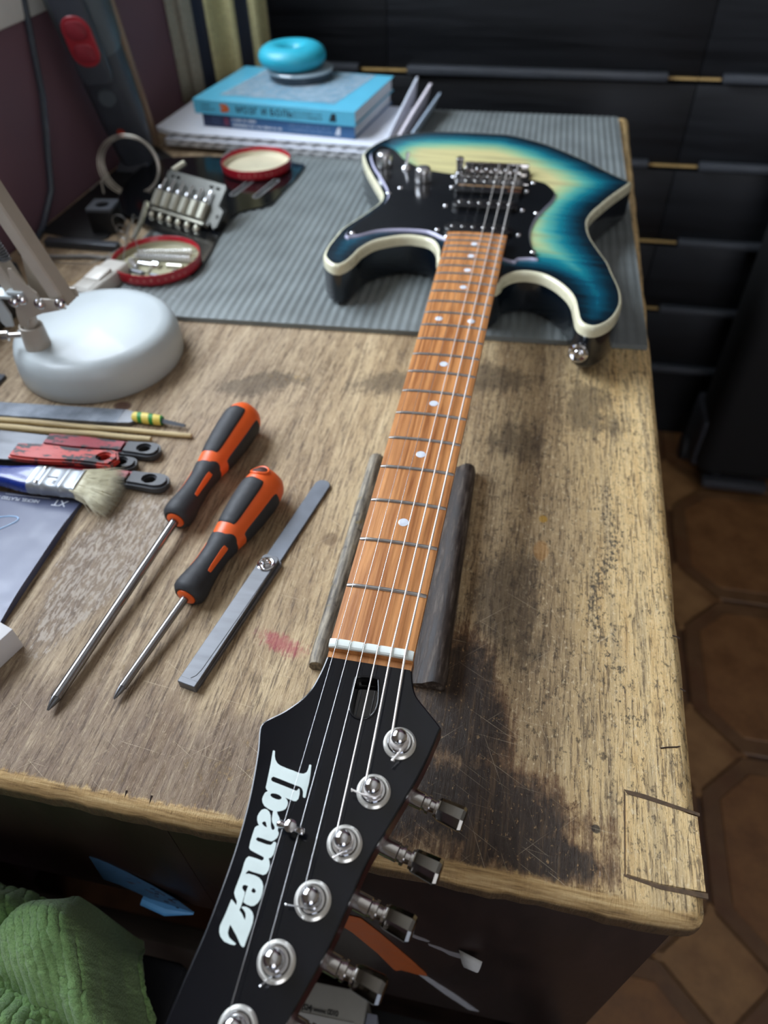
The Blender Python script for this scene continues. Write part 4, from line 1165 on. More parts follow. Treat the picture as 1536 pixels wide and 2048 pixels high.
# ================================================================== spare parts on the mat
M_LIDRED = pm('red_lid_enamel', (164, 26, 40), .35, var=.1, coat=.2)
M_LIDIN = pm('cream_lid_lining', (186, 180, 150), .45, var=.06)
def lid(name, cx, cy, z, r, label, tilt=0.0, lining=(186, 180, 150)):
    t_ = thing('jar_lid', (cx, cy, z), label, 'lid', 'red jar lids')
    b = MB(); b.lathe([(r * .93, 0), (r * .985, .0015), (r, .004), (r, .0105), (r * 1.005, .0118), (r * .99, .0126), (r * .972, .0118), (r * .968, .004), (r * .95, .0024)], (cx, cy, z), (0, 0, 1), 64, False)
    b.build('rim', M_LIDRED, t_, smooth=60)
    b = MB(); b.lathe([(r * .965, .0075), (r * .945, .0030), (r * .90, .0022), (r * .80, .0026), (.001, .0026)], (cx, cy, z), (0, 0, 1), 64, False)
    b.build('lining', pm('lid_lining_%d' % lining[0], lining, .45, var=.1, scale=30), t_, smooth=60)
    b = MB(); b.lathe([(r * .94, .0), (.001, .0)], (cx, cy, z + .0001), (0, 0, 1), 64, False); b.build('underside', M_LIDRED, t_)
    mk = MB()
    for k in range(9):
        a = R(-100) + k * R(9); 
        w = .0016 if k % 3 else .0028
        p = [(cx + (r + .0002) * math.cos(a + s) , cy + (r + .0002) * math.sin(a + s)) for s in (-.02, .02)]
        mk.faces([(p[0][0], p[0][1], z + .006), (p[1][0], p[1][1], z + .006), (p[1][0], p[1][1], z + .006 + w), (p[0][0], p[0][1], z + .006 + w)], [(0, 1, 2, 3)])
    mk.build('printed_marks', pm('faded_print', (196, 120, 110), .5), t_)
    return t_
LZ = .0071
lid('a', -.337, .464, LZ, .0465, 'red jar lid holding springs and small metal parts on the grey mat', lining=(150, 146, 118))
def helix(a, b_, r, w, turns, n=8):
    a = Vector(a); b_ = Vector(b_); d = b_ - a; dn = d.normalized(); u = dn.cross(Vector((0, 0, 1))).normalized(); v = dn.cross(u)
    path = [a + d * (k / (turns * n)) + (u * math.cos(k * 2 * math.pi / n) + v * math.sin(k * 2 * math.pi / n)) * r for k in range(turns * n + 1)]
    m_ = MB(); m_.tube(path, w, 4); return m_
def spring(a, b_, r, turns, label):
    turns = int(turns * .72)
    t_ = thing('coil_spring', ((a[0] + b_[0]) / 2, (a[1] + b_[1]) / 2, LZ + .003), label, 'spring', 'springs in the red lid')
    helix(a, b_, r, .0008, turns).build('coil', pm('spring_steel', (204, 204, 202), .35, .5, var=.05), t_, smooth=0)
    d = (Vector(b_) - Vector(a)).normalized()
    m_ = MB(); m_.tube([Vector(b_), Vector(b_) + d * .004, Vector(b_) + d * .006 + Vector((0, .002, .001))], .0006, 5); m_.build('hook', M_STEEL, t_)
zz = LZ + .0065
spring((-.3665, .4775, zz), (-.3080, .4885, zz), .0029, 30, 'straight coil spring lying furthest back in the red lid')
spring((-.3660, .4690, zz), (-.3030, .4725, zz), .0029, 32, 'coil spring crossing just in front of the furthest back one')
spring((-.3665, .4610, zz - .0005), (-.3555, .4500, zz - .0005), .0030, 10, 'short stretched spring at the left inside the red lid')
def hardware(a, b_, r, label, mat=M_CHROME, head=None):
    a = Vector(a); b_ = Vector(b_)
    t_ = thing('bridge_screw' if head else 'metal_rod', ((a.x + b_.x) / 2, (a.y + b_.y) / 2, a.z - r), label, 'screw' if head else 'rod', 'loose metal parts in the red lid')
    m_ = MB(); m_.cyl(a, b_, r, r, 12, r * .2); m_.build('body', mat, t_)
    if head:
        d = (b_ - a).normalized(); m_ = MB(); m_.cyl(b_, b_ + d * head[1], head[0], head[0], 14, head[0] * .2); m_.build('head', mat, t_)
    return t_
M_PALEMETAL = pm('pale_nickel', (186, 184, 168), .32, .85, var=.06)
hz = LZ + .0028
hardware((-.3560, .4590, hz + .0015), (-.3390, .4575, hz + .0015), .0024, 'bright screw with square head near the middle of the red lid', M_CHROME, (.0046, .008))
hardware((-.3240, .4590, hz + .001), (-.3060, .4590, hz + .001), .0032, 'pale thick metal rod at the right of the red lid', M_PALEMETAL)
hardware((-.3660, .4460, hz + .0005), (-.3420, .4390, hz + .0005), .0030, 'long grey metal rod at the front of the red lid', M_STEEL)
hardware((-.3340, .4390, hz), (-.3200, .4360, hz), .0026, 'threaded rod lying at the front right of the red lid', M_STEEL)
hardware((-.3395, .4540, hz), (-.3385, .4420, hz), .0018, 'thin upright looking screw amid the red lid contents', M_PALEMETAL, (.003, .002))
hardware((-.3130, .4480, hz), (-.3110, .4530, hz), .0024, 'tiny dark round pin near the right wall of the red lid', M_CHROMEDK)
hardware((-.3560, .4345, hz), (-.3480, .4300, hz), .0020, 'small shiny screw tight against the front wall of the lid', M_CHROME, (.0034, .002))
hardware((-.3380, .4330, hz), (-.3360, .4270, hz), .0024, 'stubby bright screw standing out at the lid front centre', M_CHROME, (.0036, .002))
hardware((-.2990, .4680, hz), (-.2975, .4600, hz), .0030, 'short pale bushing beside the right wall of the lid', M_PALEMETAL)

# loose black guard plate with the spare bridge on it
def guard_plate():
    t_ = thing('spare_guard_plate', (-.37, .63, .007), 'glossy black spare pickguard plate with pickup slots on the mat', 'pickguard')
    out = resample([(-.470, .745), (-.42, .770), (-.345, .772), (-.268, .764), (-.258, .750), (-.262, .66), (-.268, .628), (-.296, .604), (-.298, .56), (-.290, .47), (-.296, .448), (-.318, .515), (-.362, .535), (-.40, .56), (-.45, .60), (-.475, .68)], .006)
    def slot(cx, cy, w, h, a): return rrect(cx, cy, w, h, min(w, h) * .45, 4, a)
    holes = [slot(-.316, .678, .008, .060, R(-10)), slot(-.285, .676, .007, .058, R(-10)), slot(-.268, .755, .004, .004, 0), slot(-.272, .640, .004, .004, 0)]
    b = MB(); b.prism(out, lambda x, y: (x, y, .0071), lambda x, y: (x, y, .0093), holes)
    b.build('plate', M_GUARD, t_)
    for (cx, cy) in ((-.316, .678), (-.285, .676)):
        bb = MB(); bb.prism(slot(cx, cy, .0088, .0608, R(-10)), lambda x, y: (x, y, .0092), lambda x, y: (x, y, .0097), [slot(cx, cy, .0066, .0585, R(-10))]); bb.build('slot_edge', pm('slot_edge_grey', (150, 152, 154), .35), t_)
guard_plate()
lid('b', -.318, .738, .0097, .0455, 'empty cream lined red jar lid, on the black spare plate by the papers', lining=(206, 200, 172))

def spare_bridge():
    A = Vector((-.399, .588, .0095)); B = Vector((-.3045, .548, .0095)); D = Vector((-.3995, .632, .0445))
    ux = (B - A).normalized(); W_ = (B - A).length
    uy = (D - A); uy = (uy - ux * uy.dot(ux)); H_ = uy.length; uy.normalize(); un = ux.cross(uy).normalized()
    if un.y > 0: un = -un
    t_ = thing('spare_bridge', (A + B) / 2, 'spare nickel guitar bridge with six saddles propped up on the black plate', 'guitar bridge')
    ORG[t_] = (A + B) / 2
    def f(u, v, n): return A + ux * u * W_ + uy * v * H_ + un * n
    pl = [(-.02, .12), (.06, 0), (.90, 0), (.90, .16), (.985, .02), (1.02, .10), (1.02, .44), (.96, .50), (.925, .52), (.925, .92), (.895, 1.0), (.03, 1.0), (.0, .97), (.0, .5)]
    hl = lambda cx, cy, rx, ry: [(cx + rx * math.cos(2 * math.pi * k / 14), cy + ry * math.sin(2 * math.pi * k / 14)) for k in range(14)]
    holes = [hl(.10, .88, .028, .03), hl(.19, .88, .032, .035), hl(.72, .88, .032, .035), hl(.82, .88, .032, .035), hl(.972, .30, .02, .045)]
    b = MB(); b.prism(pl, lambda x, y: f(x, y, 0), lambda x, y: f(x, y, .003), holes); b.build('base_plate', pm('worn_nickel', (84, 84, 80), .4, .9, var=.1), t_)
    b = MB()
    b.ring_loft([[f(-.0, y, n) for y, n in ((.0, .003), (.0, .012), (.045, .012), (.06, .003))], [f(.90, y, n) for y, n in ((.0, .003), (.0, .012), (.045, .012), (.06, .003))]]); b.build('front_flange', M_PALEMETAL, t_)
    for k in range(6):
        u = .055 + k * .145
        sd = MB(); sd.ring_loft([[f(u + a * .052, .12, .003 + n) for a, n in ((-1, 0), (-1, .005), (-.6, .0078), (.6, .0078), (1, .005), (1, 0))], [f(u + a * .052, .46, .003 + n) for a, n in ((-1, 0), (-1, .006), (-.6, .0088), (.6, .0088), (1, .006), (1, 0))]])
        s_ = sd.build('saddle', M_PALEMETAL, t_)
        m_ = MB(); m_.cyl(f(u, .46, .0075), f(u, .76, .0065), .0016, .0016, 10); m_.cyl(f(u, .50, .0085), f(u, .55, .0085), .0030, .0030, 12); m_.build('adjusting_screw', M_CHROME, s_)
        m_ = MB(); m_.lathe([(.0042, -.001), (.0042, .004), (.003, .006)], f(u, -.05, .005), -uy, 14); m_.build('string_ferrule', M_PALEMETAL, s_)
    b = MB(); b.cyl(f(.045, 1.0, .001), f(.09, 1.30, -.006), .0042, .0036, 14, .0006); b.build('arm_socket', M_PALEMETAL, t_)
    b = MB(); b.box((0, 0, 0), (1, 1, 1)); 
    blk = MB(); blk.ring_loft([[f(u, v, n) for u, v in ((.08, .30), (.86, .30), (.86, .62), (.08, .62))] for n in (0, -.018)]); blk.build('sustain_block', pm('block_grey', (96, 96, 94), .45, .7), t_)
spare_bridge()
o = MB().tube([(-.3985, .578, .0245), (-.386, .535, .0215), (-.3795, .505, .0203), (-.3775, .492, .0205)], .0027, 10).build('tremolo_arm', M_PALEMETAL, None, (-.385, .53, LZ))
tag(o, 'straight pale metal bar leaning from the spare bridge onto the lid of springs', 'tremolo arm')

def string_coil():
    t_ = thing('string_coil', (-.452, .655, .0), 'coil of wound guitar string standing up left of the spare bridge', 'guitar string')
    c = Vector((-.4535, .658, .0355)); u = Vector((1, .06, .05)).normalized(); v = Vector((-.10, .28, 1)); v = (v - u * v.dot(u)).normalized(); w = u.cross(v)
    rnd = random.Random(2)
    for k in range(4):
        path = [c + u * .0355 * (1 + .05 * k) * math.cos(a) + v * .0315 * (1 + .05 * ((k * 2) % 4)) * math.sin(a) + w * (.0022 * k + .001 * math.sin(3 * a + k)) for a in [2 * math.pi * j / 60 for j in range(60)]]
        b = MB(); b.tube(path, .0008, 6, True); b.build('loop', pm('bronze_string', (188, 182, 170), .38, .6, var=.1), t_)
    for dx, dz in ((-.062, -.030), (-.044, -.0345)):
        e = c + Vector((dx, -.008, dz)); e.z = max(e.z, .0012)
        b = MB(); b.tube([c + u * -.033 + v * -.010, c + Vector((-.045, -.004, -.019)), e], .0010, 6); b.build('string_end', pm('bronze_string', (188, 182, 170), .38, .6, var=.1), t_)
string_coil()
def curls():
    t_ = thing('wire_curl', (-.405, .525, .0), 'tangle of thin curled wire beside the lid of springs', 'wire')
    for k, (cx, cy, cz, r) in enumerate(((-.412, .530, .018, .011), (-.405, .518, .014, .009), (-.398, .503, .010, .007))):
        path = [(cx + r * math.cos(a), cy + .006 * math.sin(a * .5), cz + r * .9 * math.sin(a) if cz + r * .9 * math.sin(a) > .001 else .001) for a in [R(-60) + k_ * R(12) for k_ in range(36)]]
        b = MB(); b.tube(path, .0005, 5); b.build('curl', pm('thin_wire', (150, 150, 148), .3, .8), t_)
    for x0, x1, h in ((-.395, -.352, .026), (-.385, -.372, .022)):
        path = [(x0 + (x1 - x0) * s, .54 - .085 * s, LZ + .006 + (h) * math.sin(math.pi * (.15 + .85 * s)) ) for s in [k / 14 for k in range(15)]]
        b = MB(); b.tube(path, .0004, 5); b.build('wire_end', pm('thin_wire', (150, 150, 148), .3, .8), t_)
    b = MB(); b.tube([(-.50, .475, .0015), (-.45, .462, .003), (-.41, .452, .010), (-.385, .472, .018), (-.378, .482, .0195)], .0006, 5); b.build('wire_end', pm('thin_wire', (150, 150, 148), .3, .8), t_)
curls()
# flat dark bar and pieces in the shadowed corner
o = MB().box((-.495, .500, 0), (-.405, .512, .008), .001).build('metal_ruler', pm('dull_dark_metal', (70, 74, 80), .4, .4), None, (-.45, .494, 0))
tag(o, 'dull dark metal bar lying in the shadow left of the lid of springs', 'bar')

# ================================================================== papers, books, ring
M_PAPER = pm('white_paper', (206, 210, 220), .75, var=.02)
def squared_edge():
    t = NT('page_edges'); o = t.tc.outputs['Object']
    z = t.sep(o)[2]; n = t.noise(1, 3, t.mapping(scale=(6, 6, 900)))
    t.set(Base_Color=t.ramp(n, [(.35, (176, 178, 180)), (.6, (214, 216, 218))]), Roughness=.8); return t.mat
M_EDGES = squared_edge()
PA = R(-3)
def padM(x, y, z, a): return Matrix.Translation((x, y, z)) @ Matrix.Rotation(a, 4, 'Z')
def pad(name, x, y, z, a, w, d, h, label, cat, marks, curl=0.0):
    t_ = thing(name, (x + w / 2, y, z), label, cat, 'paper pads under the books')
    M = padM(x, y, z, a)
    nx = 16; b = MB(); rings = []
    for i in range(nx + 1):
        u = i / nx; e = max(0, (.13 - u) / .13) ** 2 * curl
        rings.append([M @ Vector((u * w, 0, e)), M @ Vector((u * w, d, e)), M @ Vector((u * w, d, h + e)), M @ Vector((u * w, 0, h + e))])
    b.ring_loft(rings); b.build('pages', M_EDGES, t_, smooth=30)
    b = MB(); rings = []
    for i in range(nx + 1):
        u = i / nx; e = max(0, (.13 - u) / .13) ** 2 * curl
        rings.append([M @ Vector((u * w - .001, -.0008, h + e)), M @ Vector((u * w - .001, d, h + e)), M @ Vector((u * w - .001, d, h + .0005 + e)), M @ Vector((u * w - .001, -.0008, h + .0005 + e))])
    b.ring_loft(rings); b.build('cover', M_PAPER, t_, smooth=30)
    mk = MB()
    for k in range(marks):
        u = .06 + .9 * k / max(1, marks - 1)
        for zz_ in (.3, .75):
            p = M @ Vector((u * w + (.006 if zz_ > .5 else 0), -.0004, h * zz_))
            mk.box((p.x - .0035, p.y - .0006, p.z - .0007), (p.x + .0035, p.y + .0002, p.z + .0005))
    if marks: mk.build('punch_marks', pm('punch_grey', (84, 86, 92), .8), t_)
pad('notebook', -.480, .812, .0074, R(-3.5), .325, .172, .0085, 'lowest squared paper notebook of the white pile on the mat', 'notebook', 17, 0)
pad('paper_stack', -.492, .818, .0166, R(-3.5), .335, .168, .0062, 'white loose paper stack with a curled left corner under the blue book', 'paper stack', 15, .0065)

def book(x, y, z, a, w, d, h, cover, label, spine):
    t_ = thing('book', (x + w / 2, y + d / 2, z), label, 'book', 'paperback books on the papers')
    M = padM(x, y, z, a)
    MB().box((.002, .001, .0006), (w - .003, d - .003, h - .0006), 0, 1, M).build('page_block', M_EDGES, t_)
    c = pm('book_cover_%d' % cover[0], cover, .4, var=.04, coat=.1)
    b = MB(); b.box((0, 0, 0), (w, d, .0006), 0, 1, M); b.box((0, 0, h - .0006), (w, d, h), 0, 1, M); b.box((0, -.0006, 0), (w, .0003, h), .0002, 1, M)
    b.build('cover', c, t_)
    spine(M, t_, w, h)
    return t_
def SM(M, x, z): return M @ Matrix.Translation((x, -.0007, z)) @ Matrix.Rotation(R(90), 4, 'X')
dark = pm('spine_black', (28, 32, 40), .5); white = pm('spine_white', (206, 212, 220), .5)
def faint(M, t_, rows, mt, hh=.0016):
    # print too small to read: rows of short strokes
    rnd = random.Random(len(rows)); b = MB()
    for x0, x1, z in rows:
        x = x0
        while x < x1:
            w = rnd.uniform(.0008, .0016); k = rnd.uniform(.6, 1)
            b.box((x, -.0010, z - hh * k / 2), (x + w, -.0006, z + hh * k / 2), 0, 1, M); x += w + .0006 + (.002 if rnd.random() < .15 else 0)
    b.build('small_print', mt, t_, smooth=0)
def spine_teal(M, t_, w, h):
    text_poly('МОЗГ И БОЛЬ', .0115, SM(M, .066, h * .28), .0003, 1.12, bold=.0002).build('lettering', dark, t_)
    faint(M, t_, [(.012, .026, h * .64), (.010, .032, h * .36), (.154, .196, h * .6), (.154, .197, h * .34)], dark)
    b = MB(); F = lambda x, z: M @ Vector((x, -.0009, z))
    b.prism([(.042, h * .25), (.048, h * .2), (.055, h * .3), (.056, h * .55), (.052, h * .78), (.043, h * .8), (.041, h * .62), (.047, h * .55), (.042, h * .45)], F, lambda x, z: M @ Vector((x, -.0005, z))); b.build('emblem', pm('emblem_orange', (190, 96, 52), .5), t_)
    b = MB()
    for k in range(3): b.prism([(.2065 + k * .0035, h * .22), (.2095 + k * .0035, h * .22), (.2125 + k * .0020, h * .76), (.2105 + k * .0020, h * .76)], F, lambda x, z: M @ Vector((x, -.0005, z)))
    b.build('publisher_mark', dark, t_)
def spine_blue(M, t_, w, h):
    b = MB(); b.box((0, -.0010, 0), (.044, -.0006, h), 0, 1, M); b.build('spine_panel', pm('spine_navy', (28, 42, 76), .45), t_)
    b = MB(); b.box((.034, -.0013, h * .2), (.041, -.0009, h * .8), 0, 1, M); b.build('spine_patch', pm('spine_red', (110, 44, 72), .5), t_)
    faint(M, t_, [(.047, .083, h * .68), (.047, .122, h * .28)], white, .0034)
    faint(M, t_, [(.014, .030, h * .66), (.014, .026, h * .36), (.134, .194, h * .66), (.134, .197, h * .34)], pm('spine_grey', (120, 146, 176), .5), .0016)
    b = MB(); F = lambda x, z: M @ Vector((x, -.0009, z))
    for k in range(2): b.prism([(.203 + k * .004, h * .2), (.2065 + k * .004, h * .2), (.2095 + k * .002, h * .8), (.2075 + k * .002, h * .8)], F, lambda x, z: M @ Vector((x, -.0005, z)))
    b.build('publisher_mark', white, t_)
BA = R(-7)
book(-.4330, .8495, .0236, BA, .232, .165, .0165, (48, 92, 136), 'dark blue paperback with white spine lettering, lower of the two books', spine_blue)
book(-.4430, .8480, .0402, BA, .244, .168, .0185, (86, 172, 200), 'light blue paperback with black spine lettering, upper of the two books', spine_teal)
BZ = .0587
M_BK = padM(-.4430, .8480, BZ, BA)
b = MB()
gx = 14; g = []
for j in range(10):
    for i in range(gx):
        u = i / (gx - 1); v = j / 9
        p = M_BK @ Vector((.030 + u * .176 + .030 * v * (1 - u) * 0 + .012 * v, .022 + v * .142, .0004 + .0010 * abs(math.sin(u * 9 + v * 5)) * (1 if 0 < i < gx - 1 else .3)))
        g.append(p)
b.faces(g, [(j * gx + i, j * gx + i + 1, (j + 1) * gx + i + 1, (j + 1) * gx + i) for j in range(9) for i in range(gx - 1)])
o = b.build('plastic_sleeve', M_SLEEVE, None, M_BK @ Vector((.12, .09, .0)))
tag(o, 'clear crinkled plastic sleeve lying on the light blue book', 'sleeve')
pk = thing('round_tin', (-.316, .962, BZ + .0015), 'round clear rimmed dark tin under the teal ring on the books', 'tin')
b = MB(); b.lathe([(.0455, 0), (.0465, .001), (.0465, .009), (.045, .010)], (-.316, .962, BZ + .0015), (0, 0, 1), 56); b.build('body', pm('smoky_plastic', (40, 50, 60), .2, var=.2), pk)
b = MB(); b.lathe([(.0455, .0095), (.0478, .0095), (.0482, .0112), (.0470, .0126), (.0445, .0128), (.04, .0126), (.001, .0126)], (-.316, .962, BZ + .0015), (0, 0, 1), 56, False); b.build('rim', pm('clear_rim', (156, 172, 180), .15, coat=.5), pk)
b = MB(); n1, n2 = 56, 28; rings = []
for i in range(n1):
    a = 2 * math.pi * i / n1
    rings.append([(-.327 + (.0300 + .0195 * math.cos(t_)) * math.cos(a), .962 + (.0300 + .0195 * math.cos(t_)) * math.sin(a), BZ + .0141 + .0150 + .0150 * math.sin(t_)) for t_ in [2 * math.pi * j / n2 for j in range(n2)]])
rings.append(rings[0]); b.ring_loft(rings, True, False)
o = b.build('rubber_ring', M_TEAL, None, (-.327, .962, BZ + .0141), smooth=80)
tag(o, 'thick turquoise rubber ring lying on top of the books', 'ring')
# sheaves of pages standing fanned at the right end of the pile
def sheaf(p0, p1, h0, h1, lean, th, label, col):
    p0 = Vector(p0); p1 = Vector(p1); d = (p1 - p0).normalized(); n_ = Vector((d.y, -d.x, 0))
    N = 12; A_ = []; 
    rings = []
    for k in range(N + 1):
        s = k / N; base = p0 + (p1 - p0) * s; h = h0 + (h1 - h0) * s ** .8
        tp = base + n_ * lean * s + Vector((0, 0, h))
        rings.append([base, base + n_ * th, tp + n_ * th, tp])
    b = MB(); b.ring_loft(rings)
    o = b.build('magazine', pm('sheaf_%d' % col[0], col, .6, var=.05, scale=200, stretch=(1, 1, 4)), None, ((p0.x + p1.x) / 2, (p0.y + p1.y) / 2, p0.z))
    tag(o, label, 'magazine', 'magazines at the right end of the paper pile')
sheaf((-.1600, .805, .0076), (-.1560, 1.005, .0076), .016, .046, .006, .0030, 'magazine next to the paper pile, first of the fanned three', (196, 202, 214))
sheaf((-.1500, .812, .0076), (-.1400, 1.005, .0076), .013, .038, .010, .0040, 'middle magazine of the fanned three between its neighbours', (214, 208, 216))
sheaf((-.1380, .820, .0076), (-.1270, 1.005, .0076), .009, .026, .012, .0030, 'lowest magazine of the fanned three, nearest the guitar knobs', (170, 186, 204))

# ================================================================== vacuum, pole, hose against the left wall
def vacuum():
    t_ = thing('handheld_vacuum', (-.499, .745, 0), 'dark grey stick vacuum with red buttons leaning in the left corner', 'vacuum cleaner')
    a = Vector((-.4900, .742, .018)); c = Vector((-.4890, .694, .214)); d = (c - a).normalized(); L = (c - a).length
    side = Vector((.98, .2, 0)); side = (side - d * side.dot(d)).normalized(); front = side.cross(d).normalized()
    if front.y > 0: front = -front; side = -side
    def sect(s, w, h, off=0): 
        return [a + d * s + side * x + front * (y + off) for x, y in rrect(0, 0, w, h, min(w, h) * .42, 5)]
    MG = pm('vacuum_grey', (78, 86, 92), .45, var=.06); MD = pm('vacuum_dark', (56, 60, 68), .5, var=.06); MR = pm('vacuum_red', (150, 38, 48), .4, var=.05)
    b = MB(); b.ring_loft([sect(s, w, h) for s, w, h in ((-.012, .040, .03), (.0, .048, .036), (.05, .056, .044), (.10, .060, .048), (.14, .060, .05))]); b.build('tube', MD, t_, smooth=60)
    b = MB(); b.ring_loft([sect(s, w, h) for s, w, h in ((.125, .052, .048), (.145, .066, .052), (.18, .070, .054), (.27, .070, .056), (.33, .066, .056), (.36, .05, .05))]); b.build('motor_body', MG, t_, smooth=60)
    b = MB(); b.ring_loft([sect(s, w, .012, .030) for s, w in ((.112, .034), (.122, .040), (.30, .040), (.34, .03))]); b.build('spine_cover', MD, t_, smooth=50)
    b = MB(); b.ring_loft([[a + d * (.160 + y * 1.0) + side * x + front * (n - .004) for x, y in rrect(0, 0, .034 - k, .056 - k, .016 - k / 2, 8)] for n, k in ((.034, 0), (.0395, 0), (.041, .003))]); bt = b.build('button', MR, t_)
    for dy in (-.012, .0125):
        b = MB(); b.ring_loft([[a + d * (.160 + dy + y) + side * x + front * (n - .004) for x, y in rrect(0, 0, .024 - k, .020 - k, .008 - k / 2, 6)] for n, k in ((.040, 0), (.0418, .0), (.0425, .002))]); b.build('button_pad', pm('vacuum_red_dark', (124, 30, 42), .45), bt)
    b = MB(); b.ring_loft([[a + d * (.228 + y) + side * x + front * (n - .004) for x, y in rrect(0, 0, .026 - k, .044 - k, .006, 5)] for n, k in ((.034, 0), (.041, 0), (.0425, .003))]); b.build('trigger', MR, t_)
    b = MB(); b.cyl(a + d * .090 + front * .022, a + d * .090 + front * .027, .011, .010, 20); b.build('catch', MG, t_)
    b = MB(); b.ring_loft([[Vector(p) for p in r_] for r_ in ([(-.516, .722, .002), (-.466, .722, .002), (-.466, .768, .002), (-.516, .768, .002)], [(-.510, .730, .014), (-.472, .730, .014), (-.472, .764, .014), (-.510, .764, .014)])]); b.build('nozzle', MD, t_)
    b = MB(); b.cyl(a + d * .045 + front * .0235, a + d * .045 + front * .0245, .005, .005, 14); b.build('release_button', pm('vacuum_orange', (170, 60, 44), .4), t_)
vacuum()
o = MB().cyl((-.5065, .832, .0008), (-.5165, .776, .40), .0062, .0062, 14).build('wooden_pole', M_POLE, None, (-.507, .83, 0))
tag(o, 'thin bare wooden pole leaning into the corner next to the vacuum', 'pole')
b = MB(); b.tube([(-.5245, .655, .30), (-.5250, .652, .21), (-.5245, .628, .12), (-.5240, .585, .03), (-.522, .545, .004), (-.512, .515, .0038)], .0036, 10)
o = b.build('cable', pm('dark_cable', (58, 66, 76), .25, coat=.4), None, (-.524, .6, .0))
tag(o, 'dark shiny cable hanging down the maroon wall left of the vacuum', 'cable')

b = slab([(-.521, .535), (-.455, .520), (-.432, .530), (-.436, .600), (-.470, .690), (-.455, .780), (-.500, .822), (-.521, .815)], 0, .002, .0006)
o = b.build('black_pad', pm('black_pad_vinyl', (16, 17, 20), .6, var=.2), None, (-.48, .66, 0), smooth=0)
tag(o, 'thin black vinyl pad on the bench along the maroon wall, under the vacuum', 'pad')

# ================================================================== the guitar
H_ = .062
BODY=[(-0.0304,0.4420),(-0.0337,0.4616),(-0.0404,0.4777),(-0.0513,0.4858),(-0.0703,0.4880),(-0.0884,0.4803),(-0.1021,0.4694),(-0.1113,0.4518),(-0.1147,0.4364),(-0.1186,0.4240),(-0.1245,0.4169),(-0.1316,0.4211),(-0.1385,0.4309),(-0.1404,0.4417),(-0.1404,0.4550),(-0.1386,0.4728),(-0.1356,0.4935),(-0.1245,0.5218),(-0.1160,0.5451),(-0.1123,0.5578),(-0.1113,0.5687),(-0.1134,0.5816),(-0.1210,0.5995),(-0.1333,0.6261),(-0.1470,0.6569),(-0.1571,0.6837),(-0.1605,0.6962),(-0.1598,0.7095),(-0.1544,0.7305),(-0.1440,0.7528),(-0.1316,0.7669),(-0.1084,0.7789),(-0.0717,0.7865),(-0.0177,0.7867),(0.0071,0.7845),(0.0322,0.7718),(0.0569,0.7544),(0.0808,0.7312),(0.1038,0.7059),(0.1255,0.6789),(0.1463,0.6547),(0.1482,0.6508),(0.1394,0.6332),(0.1288,0.6132),(0.1175,0.5886),(0.1085,0.5677),(0.1032,0.5479),(0.1029,0.5296),(0.1058,0.5080),(0.1141,0.4799),(0.1211,0.4591),(0.1260,0.4348),(0.1306,0.4121),(0.1319,0.3951),(0.1307,0.3800),(0.1256,0.3631),(0.1184,0.3511),(0.1106,0.3455),(0.1043,0.3473),(0.1003,0.3543),(0.0981,0.3699),(0.0958,0.3860),(0.0905,0.4006),(0.0799,0.4166),(0.0673,0.4275),(0.0548,0.4312),(0.0443,0.4299),(0.0359,0.4245),(0.0288,0.4141),(0.0274,0.4057)]
GUARD=[(-0.0317,0.4804),(-0.0415,0.4877),(-0.0522,0.4938),(-0.0682,0.4948),(-0.0866,0.4925),(-0.1023,0.4864),(-0.1158,0.4755),(-0.1234,0.4718),(-0.1273,0.4690),(-0.1303,0.4719),(-0.1309,0.4797),(-0.1288,0.4881),(-0.1245,0.5052),(-0.1165,0.5259),(-0.1089,0.5470),(-0.1071,0.5587),(-0.1075,0.5742),(-0.1128,0.5922),(-0.1254,0.6212),(-0.1399,0.6517),(-0.1485,0.6754),(-0.1525,0.6908),(-0.1516,0.7034),(-0.1466,0.7215),(-0.1349,0.7195),(-0.1228,0.7078),(-0.1117,0.6866),(-0.0997,0.6725),(-0.0886,0.6617),(-0.0697,0.6507),(-0.0521,0.6458),(-0.0407,0.6444),(0.0401,0.6384),(0.0488,0.6367),(0.0598,0.6300),(0.0677,0.6148),(0.0708,0.6020),(0.0679,0.5837),(0.0608,0.5628),(0.0540,0.5403),(0.0504,0.5168),(0.0501,0.4991),(0.0526,0.4803),(0.0572,0.4626),(0.0601,0.4511),(0.0516,0.4508),(0.0410,0.4482),(0.0332,0.4440)]
HEAD_L=[(-0.0219,0.0005),(-0.0230,-0.0111),(-0.0264,-0.0227),(-0.0340,-0.0324),(-0.0426,-0.0397),(-0.0441,-0.0439),(-0.0417,-0.0551),(-0.0394,-0.0724),(-0.0385,-0.0879),(-0.0386,-0.1028),(-0.0402,-0.1262),(-0.0427,-0.1448),(-0.0446,-0.1599)]
HEAD_R=[(0.0214,0.0055),(0.0220,-0.0031),(0.0254,-0.0134),(0.0321,-0.0204),(0.0394,-0.0274),(0.0396,-0.0301),(0.0343,-0.0499),(0.0244,-0.0762),(0.0182,-0.0921),(0.0107,-0.1220),(0.0006,-0.1503)]
PEGS=[(0.0225,-0.0392),(0.0151,-0.0626),(0.0074,-0.0856),(-0.0004,-0.1090),(-0.0092,-0.1322),(-0.0171,-0.1551)]
